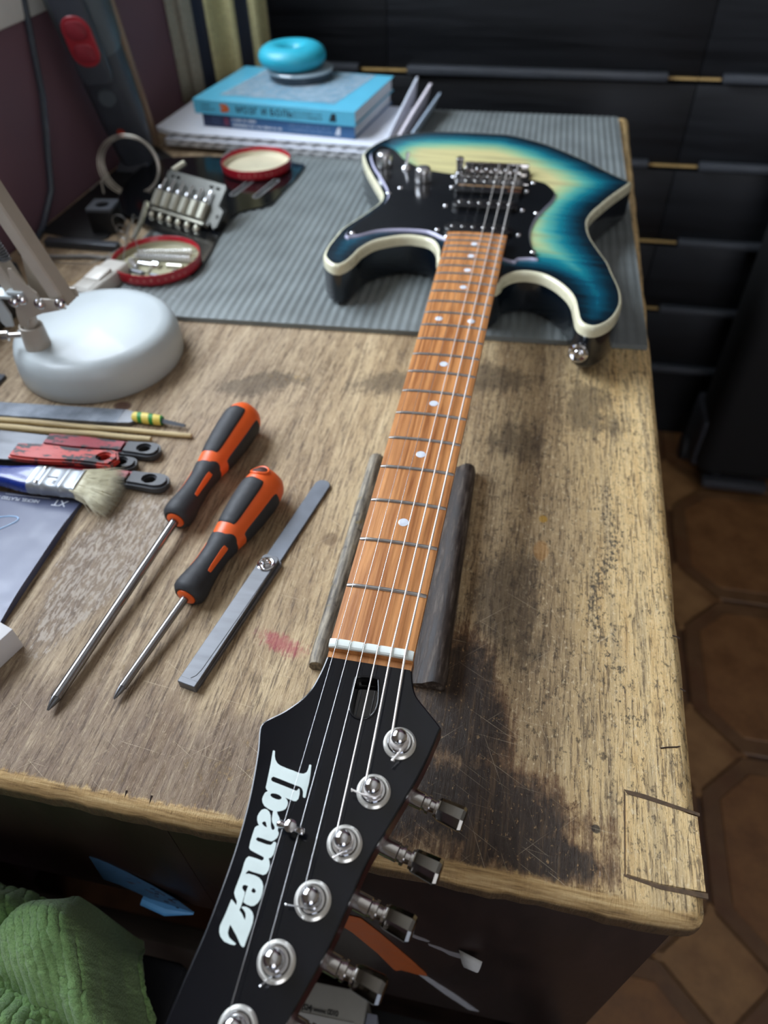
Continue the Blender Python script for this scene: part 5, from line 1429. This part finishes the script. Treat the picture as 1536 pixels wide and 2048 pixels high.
LG1=[(-0.03429,-0.05270),(-0.03363,-0.05292),(-0.03301,-0.05523),(-0.03226,-0.05670),(-0.03103,-0.05806),(-0.02938,-0.05889),(-0.02617,-0.05954),(-0.02253,-0.06010),(-0.01960,-0.06068),(-0.01779,-0.06056),(-0.01665,-0.05968),(-0.01628,-0.05850),(-0.01631,-0.05626),(-0.01593,-0.05596),(-0.01529,-0.05618),(-0.01467,-0.06021),(-0.01431,-0.06411),(-0.01433,-0.06738),(-0.01420,-0.07036),(-0.01465,-0.07077),(-0.01540,-0.07048),(-0.01589,-0.06832),(-0.01682,-0.06698),(-0.01800,-0.06643),(-0.01966,-0.06620),(-0.02326,-0.06560),(-0.02811,-0.06473),(-0.03089,-0.06432),(-0.03164,-0.06490),(-0.03160,-0.06578),(-0.03083,-0.06641),(-0.02550,-0.06733),(-0.02021,-0.06826),(-0.01902,-0.06847),(-0.01841,-0.06781),(-0.01812,-0.06722),(-0.01755,-0.06787),(-0.01715,-0.06963),(-0.01713,-0.07155),(-0.01781,-0.07274),(-0.01888,-0.07294),(-0.02125,-0.07253),(-0.02304,-0.07223),(-0.02205,-0.07290),(-0.02127,-0.07403),(-0.02114,-0.07527),(-0.02158,-0.07683),(-0.02266,-0.07776),(-0.02427,-0.07838),(-0.02530,-0.07868),(-0.02712,-0.07860),(-0.02903,-0.07822),(-0.03111,-0.07735),(-0.03241,-0.07611),(-0.03306,-0.07474),(-0.03301,-0.07344),(-0.03260,-0.07186),(-0.03155,-0.07080),(-0.03236,-0.07041),(-0.03297,-0.06954),(-0.03313,-0.06717),(-0.03349,-0.06302),(-0.03391,-0.05860),(-0.03450,-0.05435),(-0.03460,-0.05287)]
LG1H=[(-0.02988,-0.07178),(-0.02908,-0.07142),(-0.02750,-0.07134),(-0.02581,-0.07167),(-0.02471,-0.07232),(-0.02461,-0.07305),(-0.02547,-0.07358),(-0.02683,-0.07358),(-0.02877,-0.07319),(-0.02988,-0.07254)]
LG2=[(-0.03074,-0.07854),(-0.02961,-0.07854),(-0.02824,-0.07933),(-0.02729,-0.08061),(-0.02659,-0.08255),(-0.02597,-0.08469),(-0.02521,-0.08598),(-0.02449,-0.08635),(-0.02400,-0.08595),(-0.02402,-0.08514),(-0.02473,-0.08426),(-0.02566,-0.08340),(-0.02628,-0.08208),(-0.02655,-0.08047),(-0.02674,-0.07853),(-0.02504,-0.07842),(-0.02450,-0.07947),(-0.02335,-0.08070),(-0.02252,-0.08199),(-0.02225,-0.08379),(-0.02249,-0.08506),(-0.02237,-0.08605),(-0.02167,-0.08693),(-0.02153,-0.08771),(-0.02177,-0.08896),(-0.02273,-0.09014),(-0.02383,-0.09085),(-0.02560,-0.09078),(-0.02836,-0.09040),(-0.03025,-0.09036),(-0.03066,-0.09128),(-0.02966,-0.09184),(-0.02537,-0.09240),(-0.02375,-0.09234),(-0.02312,-0.09172),(-0.02285,-0.09080),(-0.02204,-0.09077),(-0.02151,-0.09117),(-0.02132,-0.09360),(-0.02140,-0.09557),(-0.02204,-0.09703),(-0.02299,-0.09746),(-0.02222,-0.09864),(-0.02161,-0.10020),(-0.02163,-0.10188),(-0.02223,-0.10341),(-0.02335,-0.10410),(-0.02525,-0.10399),(-0.02800,-0.10380),(-0.02995,-0.10358),(-0.03053,-0.10429),(-0.03082,-0.10505),(-0.02930,-0.10476),(-0.02684,-0.10489),(-0.02483,-0.10533),(-0.02316,-0.10641),(-0.02210,-0.10807),(-0.02167,-0.11030),(-0.02174,-0.11260),(-0.02243,-0.11454),(-0.02360,-0.11579),(-0.02480,-0.11613),(-0.02670,-0.11593),(-0.02834,-0.11534),(-0.02850,-0.11367),(-0.02846,-0.11137),(-0.02823,-0.10925),(-0.02975,-0.10907),(-0.03043,-0.10944),(-0.03052,-0.11038),(-0.02973,-0.11115),(-0.02889,-0.11168),(-0.02871,-0.11303),(-0.02874,-0.11531),(-0.02885,-0.11736),(-0.02902,-0.11840),(-0.02765,-0.11936),(-0.02567,-0.12142),(-0.02572,-0.12010),(-0.02625,-0.11887),(-0.02734,-0.11796),(-0.02848,-0.11729),(-0.02809,-0.11687),(-0.02670,-0.11672),(-0.02498,-0.11717),(-0.02350,-0.11812),(-0.02261,-0.11950),(-0.02224,-0.12163),(-0.02241,-0.12428),(-0.02275,-0.12715),(-0.02303,-0.13019),(-0.02340,-0.13058),(-0.02459,-0.13007),(-0.02735,-0.12719),(-0.03103,-0.12399),(-0.03114,-0.12554),(-0.03101,-0.12703),(-0.03004,-0.12835),(-0.02849,-0.12912),(-0.02656,-0.12992),(-0.02698,-0.13053),(-0.02876,-0.13056),(-0.03147,-0.13013),(-0.03348,-0.12881),(-0.03454,-0.12728),(-0.03495,-0.12540),(-0.03463,-0.12337),(-0.03411,-0.12039),(-0.03377,-0.11718),(-0.03353,-0.11521),(-0.03221,-0.11597),(-0.03082,-0.11695),(-0.03104,-0.11552),(-0.03230,-0.11417),(-0.03318,-0.11274),(-0.03325,-0.11137),(-0.03296,-0.10829),(-0.03263,-0.10445),(-0.03266,-0.10111),(-0.03242,-0.09937),(-0.03166,-0.09837),(-0.03030,-0.09836),(-0.02807,-0.09854),(-0.02552,-0.09890),(-0.02493,-0.09819),(-0.02514,-0.09750),(-0.02664,-0.09706),(-0.02957,-0.09639),(-0.03167,-0.09581),(-0.03249,-0.09498),(-0.03274,-0.09255),(-0.03269,-0.08928),(-0.03254,-0.08671),(-0.03179,-0.08589),(-0.03101,-0.08554),(-0.03181,-0.08477),(-0.03260,-0.08347),(-0.03289,-0.08208),(-0.03258,-0.08056),(-0.03189,-0.07918)]
LG2A=[(-0.03008,-0.08424),(-0.02939,-0.08359),(-0.02859,-0.08365),(-0.02788,-0.08485),(-0.02737,-0.08577),(-0.02857,-0.08549),(-0.02966,-0.08487)]
LG2E=[(-0.02611,-0.10965),(-0.02529,-0.10972),(-0.02439,-0.11047),(-0.02477,-0.11135),(-0.02587,-0.11122),(-0.02642,-0.11075)]
CAV=[(-0.0038,-0.0100),(0.0051,-0.0092),(0.0067,-0.0108),(0.0086,-0.0212),(0.0072,-0.0278),(0.0027,-0.0306),(-0.0018,-0.0300),(-0.0042,-0.0258),(-0.0048,-0.0123)]
gt = thing('electric_guitar', (0, .5, .0071), 'electric guitar with teal burst body, maple neck and black headstock', 'guitar')
ZT = .049; ZB = .0072
BODY = [(-.022, .428)] + BODY + [(.0225, .3990), (.010, .402)]
inner = resample(BODY, .0028)
if area2(inner) < 0: inner = inner[::-1]
rim = offset(inner, .0030)
def ring(off, z): return [(x, y, z) for x, y in (offset(inner, off) if off else inner)]
# figured maple top with its distance-from-rim attribute
def body_top():
    ip = np.array(inner); n = len(ip)
    a = ip; b = np.roll(ip, -1, 0)
    def dist(q):
        ab = b - a; t = np.clip(((q[None] - a) * ab).sum(1) / (ab ** 2).sum(1), 0, 1)
        return np.sqrt(((a + ab * t[:, None] - q) ** 2).sum(1)).min()
    pts = [Vector(p) for p in inner]
    xs = np.arange(ip[:, 0].min(), ip[:, 0].max(), .0045); ys = np.arange(ip[:, 1].min(), ip[:, 1].max(), .0045)
    for x in xs:
        for y in ys:
            c = False; j = n - 1
            ins = ((a[:, 1] > y) != (b[:, 1] > y)) & (x < (b[:, 0] - a[:, 0]) * (y - a[:, 1]) / (b[:, 1] - a[:, 1] + 1e-12) + a[:, 0])
            if ins.sum() % 2 and dist(np.array((x, y))) > .002: pts.append(Vector((x, y)))
    v, e, f, *_ = delaunay_2d_cdt(pts, [(i, (i + 1) % n) for i in range(n)], [], 1, 1e-6)
    me = bpy.data.meshes.new('top')
    r0 = Vector(ORG[gt])
    me.from_pydata([(p.x - r0.x, p.y - r0.y, ZT - r0.z) for p in v], [], [tuple(q) for q in f])
    at = me.attributes.new('rim', 'FLOAT', 'POINT')
    for i, p in enumerate(v):
        # where the neck joint cuts the outline the burst does not follow it
        at.data[i].value = dist(np.array((p.x, p.y)))
    me.materials.append(M_BURST)
    bmm = bmesh.new(); bmm.from_mesh(me); bmesh.ops.recalc_face_normals(bmm, faces=bmm.faces)
    if sum(fc.normal.z for fc in bmm.faces) < 0: bmesh.ops.reverse_faces(bmm, faces=bmm.faces)
    bmm.to_mesh(me); bmm.free()
    o = bpy.data.objects.new('maple_top', me); link(o, gt)
body_top()
b = MB(); b.ring_loft([ring(.0, ZT), ring(.0012, ZT - .0003), ring(.0022, ZT - .0010), ring(.0029, ZT - .0022), ring(.0031, ZT - .004), ring(.0031, ZT - .0098)], True, False)
b.build('binding', M_BINDING, gt, smooth=60)
b = MB(); r_ = [ring(.0031, ZT - .0098), ring(.0031, ZB + .006), ring(.0024, ZB + .003), ring(.0008, ZB + .0008), ring(-.002, ZB)]
b.ring_loft(r_, True, False)
tri = tessellate_polygon([[Vector((x, y, 0)) for x, y, z in r_[-1]]]); b.faces(r_[-1], [tuple(t_) for t_ in tri])
b.build('body', M_BODYSIDE, gt, smooth=60)

# neck: rounded back, roasted maple fingerboard
def nw(y): return .5 * (.043 + (.0565 - .043) * y / .4662)
def nfr(n): return .648 * (1 - 2 ** (-n / 12))
RAD = .305
def crown(x, w): return (w * w - x * x) / (2 * RAD)
b = MB(); rings = []
for k in range(49):
    y = -.0045 + (.4742 + .0045) * k / 48
    w = nw(max(0, y)); row = []
    for j in range(13):
        x = -w + 2 * w * j / 12; row.append((x, y, H_ - .0013 + crown(x, w)))
    rings.append(row + [(w, y, H_ - .0058), (-w, y, H_ - .0058)])
b.ring_loft(rings); fb = b.build('fingerboard', M_MAPLE, gt, smooth=30)
b = MB(); rings = []
for k in range(50):
    y = -.010 + (.455 + .010) * k / 49
    w = nw(max(0, y)) - .0002; dpt = .0135 + .0015 * min(1, max(0, y) / .3)
    if y > .385: dpt += .0
    rings.append([(w * math.cos(a), y, H_ - .0056 - dpt * (abs(math.sin(a)) ** .85)) for a in [math.pi * j / 18 for j in range(19)]])
b.ring_loft(rings); b.build('neck', M_NECK, gt, smooth=60)
# frets
for n_ in range(1, 23):
    y = nfr(n_); w = nw(y); rings = []
    for j in range(11):
        s = -1 + 2 * j / 10; x = s * (w - .0002)
        sc_ = .25 if j in (0, 10) else 1
        z0 = H_ - .0013 + crown(x, w) + .0001
        rings.append([(x * (1 if abs(s) < 1 else 1.0), y + .0012 * math.cos(a), z0 + .00115 * math.sin(a) * sc_) for a in [math.pi * q / 6 for q in range(7)]])
    b = MB(); b.ring_loft(rings); b.build('fret', M_FRET, gt, smooth=50)
# inlays
dots = [(n_, 0) for n_ in (3, 5, 7, 9, 15, 17, 19, 21)] + [(12, -.013), (12, .013)]
for n_, x in dots:
    y = (nfr(n_) + nfr(n_ - 1)) / 2 ; w = nw(y)
    b = MB(); b.lathe([(.0031, 0), (.0031, .0002), (.0029, .00028)], (x, y, H_ - .00135 + crown(x, w)), (0, 0, 1), 20); b.build('inlay_dot', M_PEARL, gt)
# nut
b = MB()
sl = [-.0175 + .0070 * k for k in range(6)]
pr = []
for k in range(6):
    x = sl[k]
xs = [-.0215]
for x in sl: xs += [x - .0006, x - .0005, x + .0005, x + .0006]
xs += [.0215]
rings = []
for i, x in enumerate(xs):
    low = (i - 1) % 4 in (1, 2) and 0 < i < len(xs) - 1
    z = H_ + .0018 - (.0009 if low else 0)
    e = .0008 if i in (0, len(xs) - 1) else 0
    rings.append([(x, -.0044, H_ - .003), (x, -.0044, z - .0012 - e), (x, -.0036, z - .0005 - e), (x, -.0010, z - e), (x, -.0001, z - .0003 - e), (x, .0, H_ - .003)])
b.ring_loft(rings); b.build('nut', M_BONE, gt, smooth=30)

# headstock, leaning back a few degrees
TA = R(6.0); Y0 = -.006; Z0 = .058
def hp(x, s, n=0.0): return Vector((x, Y0 + s * math.cos(TA) - n * math.sin(TA), Z0 + s * math.sin(TA) + n * math.cos(TA)))
tipL = [(-.0450, -.168), (-.0430, -.1775), (-.0360, -.1845), (-.0270, -.1865), (-.0190, -.1835)]
tipR = [(-.0150, -.1800), (-.0095, -.1735), (-.0045, -.1640)]
hs = [(.0214, .0012)] + HEAD_R[1:] + tipR[::-1] + tipL[::-1] + HEAD_L[::-1]
hs[-1] = (-.0214, .0012)
hsr = resample(hs[:-1] + [hs[-1]], .0016, False)
if area2(hsr) < 0: hsr = hsr[::-1]
cav = resample(CAV, .0012)
in1 = offset(hsr, -.0008)
b = MB()
b.prism(in1, lambda x, y: hp(x, y, 0), lambda x, y: hp(x, y, -.0022), [cav])
b.ring_loft([[hp(x, y, 0) for x, y in in1], [hp(x, y, -.0003) for x, y in offset(hsr, -.0002)], [hp(x, y, -.0012) for x, y in hsr], [hp(x, y, -.0022) for x, y in hsr]], True, False)
hd_ = b.build('headstock_face', M_BLACKTOP, gt, smooth=40)
b = MB(); b.prism(hsr, lambda x, y: hp(x, y, -.0022), lambda x, y: hp(x, y, -.0080), [offset(cav, .0006)]); b.ring_loft([[hp(x, y, -.0080) for x, y in hsr], [hp(x, y, -.0135) for x, y in hsr], [hp(x, y, -.0145) for x, y in in1]]); b.build('headstock', M_REDWOOD, gt, smooth=30)
# wood step between nut and black face
b = MB(); b.ring_loft([[(-.0214, .0, H_ - .0046), (.0214, .0, H_ - .0046), (.0214, 0, H_ - .014), (-.0214, 0, H_ - .014)], [(-.0214, -.0062, H_ - .0036), (.0214, -.0062, H_ - .0036), (.0214, -.0062, H_ - .014), (-.0214, -.0062, H_ - .014)], [(-.0214, -.0085, H_ - .0044), (.0214, -.0085, H_ - .0044), (.0214, -.0085, H_ - .014), (-.0214, -.0085, H_ - .014)]])
b.build('nut_shelf', M_MAPLE, gt, smooth=30)
# truss rod pocket
b = MB(); f0 = [hp(x, y, -.0022) for x, y in cav]; f1 = [hp(x, y, -.0065) for x, y in offset(cav, -.0012)]
b.ring_loft([[hp(x, y, .0002) for x, y in offset(cav, .0005)], [hp(x, y, .0003) for x, y in cav], f0, f1], True, False); b.faces(f1, [tuple(range(len(f1)))])
pk_ = b.build('truss_rod_pocket', pm('pocket_black', (10, 12, 15), .08, coat=.8, var=.1), gt, smooth=50)
b = MB(); b.tube([hp(x, y, .0002) for x, y in cav], .0006, 8, True); b.build('pocket_rim', M_GUARD, pk_, smooth=60)
# inlaid lettering
b = MB()
for k, (o_, hh) in enumerate(((LG1, [LG1H]), (LG2, [LG2A, LG2E]))):
    b.prism(o_, lambda x, y: hp(x, y, -.0004), lambda x, y: hp(x, y, .00012 + k * .00002), hh)
b.build('lettering', M_LOGO, hd_, smooth=0, label='white pearl maker lettering on the black face')

# tuners
M_BUTTON = pm('smoked_chrome', (120, 117, 112), .10, 1.0, var=.05)
def tuner(x, s):
    u0 = bpy.data.objects.new('tuner', None)
    o_ = MB(); o_.lathe([(.0076, 0), (.0076, .0009), (.0066, .0017), (.0058, .0014)], hp(x, s, 0), hp(0, 0, 1) - hp(0, 0, 0), 40)
    t_ = o_.build('tuner', pm('bright_nickel', (232, 230, 222), .3, .75, var=.02), gt, smooth=50)
    up = (hp(0, 0, 1) - hp(0, 0, 0)).normalized()
    b = MB(); b.lathe([(.0058, .0010), (.0058, .0026), (.0052, .0034), (.0040, .0034)], hp(x, s, 0), up, 6 * 4); b.build('bushing', M_CHROME, t_, smooth=40)
    b = MB(); b.lathe([(.0044, .003), (.0037, .0036), (.0033, .0048), (.0031, .0062), (.0034, .0078), (.0037, .0088), (.0036, .0098), (.0031, .0108), (.0020, .0115), (.0004, .0118)], hp(x, s, 0), up, 28); b.build('post', M_CHROME, t_, smooth=60)
    a = hp(x + .006, s - .0172, -.0150); d = Vector((.97, -.236, 0)).normalized(); d.z = .0
    dd = (hp(d.x, d.y, 0) - hp(0, 0, 0)).normalized(); sd = (up.cross(dd)).normalized()
    b = MB(); b.lathe([(.0042, .0), (.0042, .0085), (.0036, .0090), (.0036, .0102), (.0044, .0104), (.0044, .0118), (.0030, .0122), (.0028, .0142), (.0042, .0146), (.0042, .0158)], a, dd, 24); b.build('shaft', M_CHROMEDK, t_, smooth=40)
    # kidney button: hexagonal section swelling outwards
    rings = []
    for q, w, h in ((.0148, .0026, .0026), (.0156, .0046, .0040), (.0168, .0050, .0044), (.0268, .0056, .0046), (.0282, .0050, .0040), (.0288, .0036, .0026)):
        rings.append([a + dd * q + sd * (w * cx) + up * (h * cz) for cx, cz in ((1, .0), (.95, .5), (.55, 1), (-.30, 1), (-.95, .2), (-1, -.2), (-.95, -.5), (-.5, -1), (.5, -1), (.95, -.5))])
    b = MB(); b.ring_loft(rings); b.build('button', M_BUTTON, t_, smooth=20)
    b = MB(); b.box((-.006, -.013, -.004), (.006, .008, 0), .001, 2, Matrix.Translation(hp(x, s - .006, -.0147)) @ Matrix.Rotation(TA, 4, 'X')); b.build('gear_housing', M_CHROMEDK, t_)
    return t_
p0 = PEGS[0]; first = tuner(*p0)
PG = [(.0224, -.0388), (.0150, -.0622), (.0073, -.0856), (-.0005, -.1090), (-.0090, -.1323), (-.0171, -.1556)]
for x, s in PG[1:]:
    dup(first, hp(x, s) - hp(*PG[0]), gt)
# string tree holding the two thinnest strings
tr = MB(); c0 = hp(-.0160, -.0850, .0030)
tr.tube([hp(-.0160 + x, -.0850 - .12 * x, .0050) for x in (-.0064, -.006, -.0045, -.003, 0, .003, .0045, .006, .0064)], [.0006, .0015, .0017, .0012, .0016, .0012, .0017, .0015, .0006], 14)
to = tr.build('string_tree', M_CHROME, gt, smooth=60)
b = MB(); b.cyl(hp(-.0160, -.0848, 0), hp(-.0160, -.0848, .0045), .0022, .0022, 14); b.lathe([(.0028, .0062), (.0027, .0074), (.0015, .0082)], hp(-.0160, -.0848, 0), hp(0, 0, 1) - hp(0, 0, 0), 16); b.build('tree_screw', M_CHROME, to)

# strings: bass on the +x side
M_PLAIN = pm('plain_steel_string', (196, 196, 196), .25, 1.0, var=.05)
gaug = [.00058, .00046, .00034, .00022, .00017, .00013]
for k in range(6):
    xb = .02625 - .0105 * k; xn = .0175 - .0070 * k
    px_, ps_ = PG[k]; px_ -= .0036
    path = [(xb, .662, .0565), (xb, .652, .0610), (xb, .6465, .0632)]
    for q in range(1, 24): y = .6465 - .6485 * q / 24; path.append((xb + (xn - xb) * q / 24, y, .0632 + (.0639 - .0632) * q / 24))
    path.append((xn, -.0012, .0641)); path.append((xn, -.0040, .0637))
    if k >= 4:
        tx = -.0160 + (.0037 if k == 4 else -.0037)
        path.append(tuple(hp(tx, -.0850, .0040)))
    e = hp(px_, ps_ - .0002, .0052); 
    path.append(tuple(e))
    path = [Vector(p) for p in path]
    b = MB(); b.tube(path, gaug[k], 8)
    so = b.build('string', M_NICKEL if k < 3 else M_PLAIN, gt, smooth=80)
    # wraps round the post and the clipped tail
    px_, ps_ = PG[k]
    wr = [hp(px_ + .0038 * math.cos(a), ps_ + .0038 * math.sin(a), .0052 - .0013 * (a - math.pi) / 6.28) for a in [math.pi + j * .35 for j in range(40 if k else 38)]]
    b = MB(); b.tube(wr, gaug[k], 6); b.build('winding', M_NICKEL if k < 3 else M_PLAIN, so)
    tails = [[(.0036, -.0010, .0062), (.0018, -.0055, .0062), (-.0010, -.0100, .0055)], [(.0040, -.0024, .0056), (.0020, -.0040, .0060), (-.0040, -.0040, .0062), (-.0085, -.0030, .0060)], [(.0040, -.0022, .0060), (.0010, -.0046, .0056), (-.0025, -.0072, .0050)], [(.0020, -.0040, .0052), (-.0040, -.0042, .0052), (-.0092, -.0044, .0050)], [(.0030, -.0036, .0058), (.0004, -.0064, .0060), (-.0024, -.0092, .0058)], [(.0030, -.0036, .0058), (.0010, -.0064, .0060), (-.0014, -.0092, .0058)]][k]
    b = MB(); b.tube([hp(px_ + q[0], ps_ + q[1], q[2]) for q in tails], max(gaug[k], .0003), 6)
    en = tails[-1]; b.cyl(hp(px_ + en[0], ps_ + en[1], en[2]), hp(px_ + en[0] * 1.06, ps_ + en[1] * 1.06, en[2]), max(gaug[k], .0003) * 1.6, None, 8)
    b.build('tail', M_NICKEL if k < 3 else M_PLAIN, so)

# pickguard
gd = resample(GUARD[:-1] + [GUARD[-1]], .0025, True)
if area2(gd) < 0: gd = gd[::-1]
g1 = offset(gd, -.0016)
b = MB(); b.prism(g1, lambda x, y: (x, y, ZT + .0002), lambda x, y: (x, y, ZT + .0024)); pg_ = b.build('pickguard', M_GUARD, gt, smooth=0)
b = MB(); b.ring_loft([[(x, y, ZT + .0024) for x, y in g1], [(x, y, ZT + .0016) for x, y in offset(gd, -.0008)]], True, False); b.build('bevel', M_GUARDEDGE, pg_, smooth=0, label='bevelled edge in a pale ply with window sheen painted in')
b = MB(); b.ring_loft([[(x, y, ZT + .0016) for x, y in offset(gd, -.0008)], [(x, y, ZT + .0001) for x, y in gd]], True, False); b.build('bevel', M_GUARDEDGE, pg_, smooth=0)
def screw_at(x, y, z, r=.0030, parent=gt):
    b = MB(); b.lathe([(r, 0), (r * .96, .0005), (r * .6, .0013), (r * .2, .0015), (.0001, .0012)], (x, y, z), (0, 0, 1), 16); return b.build('screw', M_CHROME, parent, smooth=60)
ZG = ZT + .0024
s0 = screw_at(-.1238, .4785, ZG)
for x, y in ((-.1075, .5800), (-.0975, .5960), (-.1340, .7010), (.0545, .4640), (.0530, .5515), (.0455, .6300), (-.0440, .6350), (.012, .4820), (-.030, .4850)):
    dup(s0, (x + .1238, y - .4785, 0), gt)
# pickups
M_COIL = pm('pickup_black', (14, 15, 17), .3, var=.1)
def single(y):
    b = MB(); o_ = rrect(-.001, y, .068, .0185, .009, 6); t_ = offset(o_, -.0012)
    b.ring_loft([[(x, yy, ZG - .001) for x, yy in o_], [(x, yy, ZG + .0040) for x, yy in o_], [(x, yy, ZG + .0050) for x, yy in t_]])
    c = b.build('pickup', M_COIL, gt, smooth=40)
    for k in range(6):
        b = MB(); b.cyl((-.0255 + k * .0102 - .001, y, ZG + .004), (-.0255 + k * .0102 - .001, y, ZG + .0056), .0024, .0024, 14, .0003); b.build('pole_piece', M_CHROMEDK, c)
    for x in (-.0415, .0385):
        b = MB(); b.lathe([(.0028, 0), (.0027, .0010), (.0012, .0018), (.0001, .0014)], (x, y - .0005, ZG), (0, 0, 1), 16); b.build('screw', M_CHROME, c, smooth=60)
    return c
sp = single(.4985); dup(sp, (0, .0580, 0), gt)
b = MB(); o_ = rrect(-.001, .6045, .072, .0375, .004, 4); t_ = offset(o_, -.001)
b.ring_loft([[(x, yy, ZG - .001) for x, yy in o_], [(x, yy, ZG + .0042) for x, yy in o_], [(x, yy, ZG + .0050) for x, yy in t_]])
hb = b.build('humbucker', M_COIL, gt, smooth=40)
b = MB(); b.box((-.034, .5990, ZG + .0045), (.0345, .6008, ZG + .0054), .0002); b.build('coil_tape', pm('tan_coil_tape', (150, 116, 78), .5), hb)
b = MB(); b.box((.020, .5890, ZG + .0045), (.034, .5920, ZG + .0053), .0002); b.build('coil_tape', pm('brown_coil_wire', (112, 70, 48), .4, .4), hb)
for k in range(6):
    for y, m_ in ((.5955, M_COIL), (.6135, M_CHROMEDK)):
        b = MB(); b.cyl((-.0255 + k * .0102 - .001, y, ZG + .004), (-.0255 + k * .0102 - .001, y, ZG + .0058), .0026, .0026, 14, .0003); b.build('pole_piece', m_, hb)
for x in (-.0415, .0395):
    b = MB(); b.lathe([(.0028, 0), (.0027, .0012), (.0012, .0020), (.0001, .0016)], (x, .6052, ZG), (0, 0, 1), 16); b.build('screw', M_CHROME, hb, smooth=60)
# bridge
br = MB().box((-.036, .6215, ZT + .0012), (.0405, .662, ZT + .0034), .0008).build('bridge', M_CHROMEDK, gt)
MB().box((-.0345, .658, ZT + .0034), (.0385, .662, ZT + .0105), .0012).build('back_wall', M_CHROMEDK, br)
for k in range(6):
    x = -.02625 + k * .0105
    sd = MB().box((x - .0048, .632, ZT + .0036), (x + .0048, .6505, ZT + .0118), .0012, 2)
    so = sd.build('saddle', M_CHROMEDK, br, smooth=40)
    b = MB(); b.cyl((x, .6505, ZT + .0072), (x, .6590, ZT + .0072), .0014, .0014, 10); b.lathe([(.0026, 0), (.0024, .0016), (.001, .0022)], (x, .6615, ZT + .0076), (0, 1, .0), 12); b.build('intonation_screw', M_CHROME, so)
    for dx in (-.0028, .0028):
        b = MB(); b.cyl((x + dx, .6385, ZT + .011), (x + dx, .6385, ZT + .0135), .0011, .0011, 8); b.build('height_screw', M_CHROME, so)
    b = MB(); b.lathe([(.0030, 0), (.0028, .0010), (.001, .0016)], (x, .6260, ZT + .0034), (0, 0, 1), 14); b.build('mounting_screw', M_CHROME, br, smooth=60)
b = MB(); b.lathe([(.0052, 0), (.0052, .004), (.0040, .0044), (.0040, .0130), (.0044, .0134), (.0044, .0185), (.0030, .0196)], (-.0375, .6370, ZT + .0034), (0, 0, 1), 22); b.build('arm_socket', M_CHROME, br, smooth=40)
# knobs, switch
def knob(x, y):
    b = MB(); b.lathe([(.0090, 0), (.0092, .0010), (.0088, .0100), (.0084, .0132), (.0070, .0150), (.0040, .0157), (.0001, .0158)], (x, y, ZG + .0004), (0, 0, 1), 40); k_ = b.build('knob', pm('knob_chrome', (190, 190, 190), .22, .9, var=.05), gt, smooth=50)
    b = MB(); b.lathe([(.0060, -.0006), (.0060, .0008)], (x, y, ZG), (0, 0, 1), 20); b.build('washer', M_CHROME, k_)
    return k_
k0 = knob(-.1275, .6560); dup(k0, (.0520, -.0395, 0), gt)
b = MB(); b.lathe([(.0065, 0), (.0062, .0012), (.0042, .0028), (.0040, .0040)], (-.1015, .6545, ZG), (0, 0, 1), 24); sw = b.build('selector_switch', M_CHROME, gt, smooth=50)
b = MB(); b.cyl((-.1015, .6545, ZG + .0035), (-.1000, .6600, ZG + .0150), .0016, .0024, 14, .0004); b.build('lever', M_CHROME, sw)
# strap button on the bass horn
hx, hy = .1040, .3425
b = MB(); b.lathe([(.0050, 0), (.0045, .003), (.0045, .006), (.0078, .0085), (.0082, .0105), (.0066, .0116), (.0045, .0106), (.0001, .0100)], (hx, hy + .002, .0270), (-.22, -1, .12), 30); sb = b.build('strap_button', M_CHROME, gt, smooth=50)
b = MB(); b.lathe([(.0040, .0100), (.0036, .0122), (.0015, .0130), (.0001, .0126)], (hx, hy + .002, .0270), (-.22, -1, .12), 18); b.build('screw', M_CHROME, sb, smooth=60)
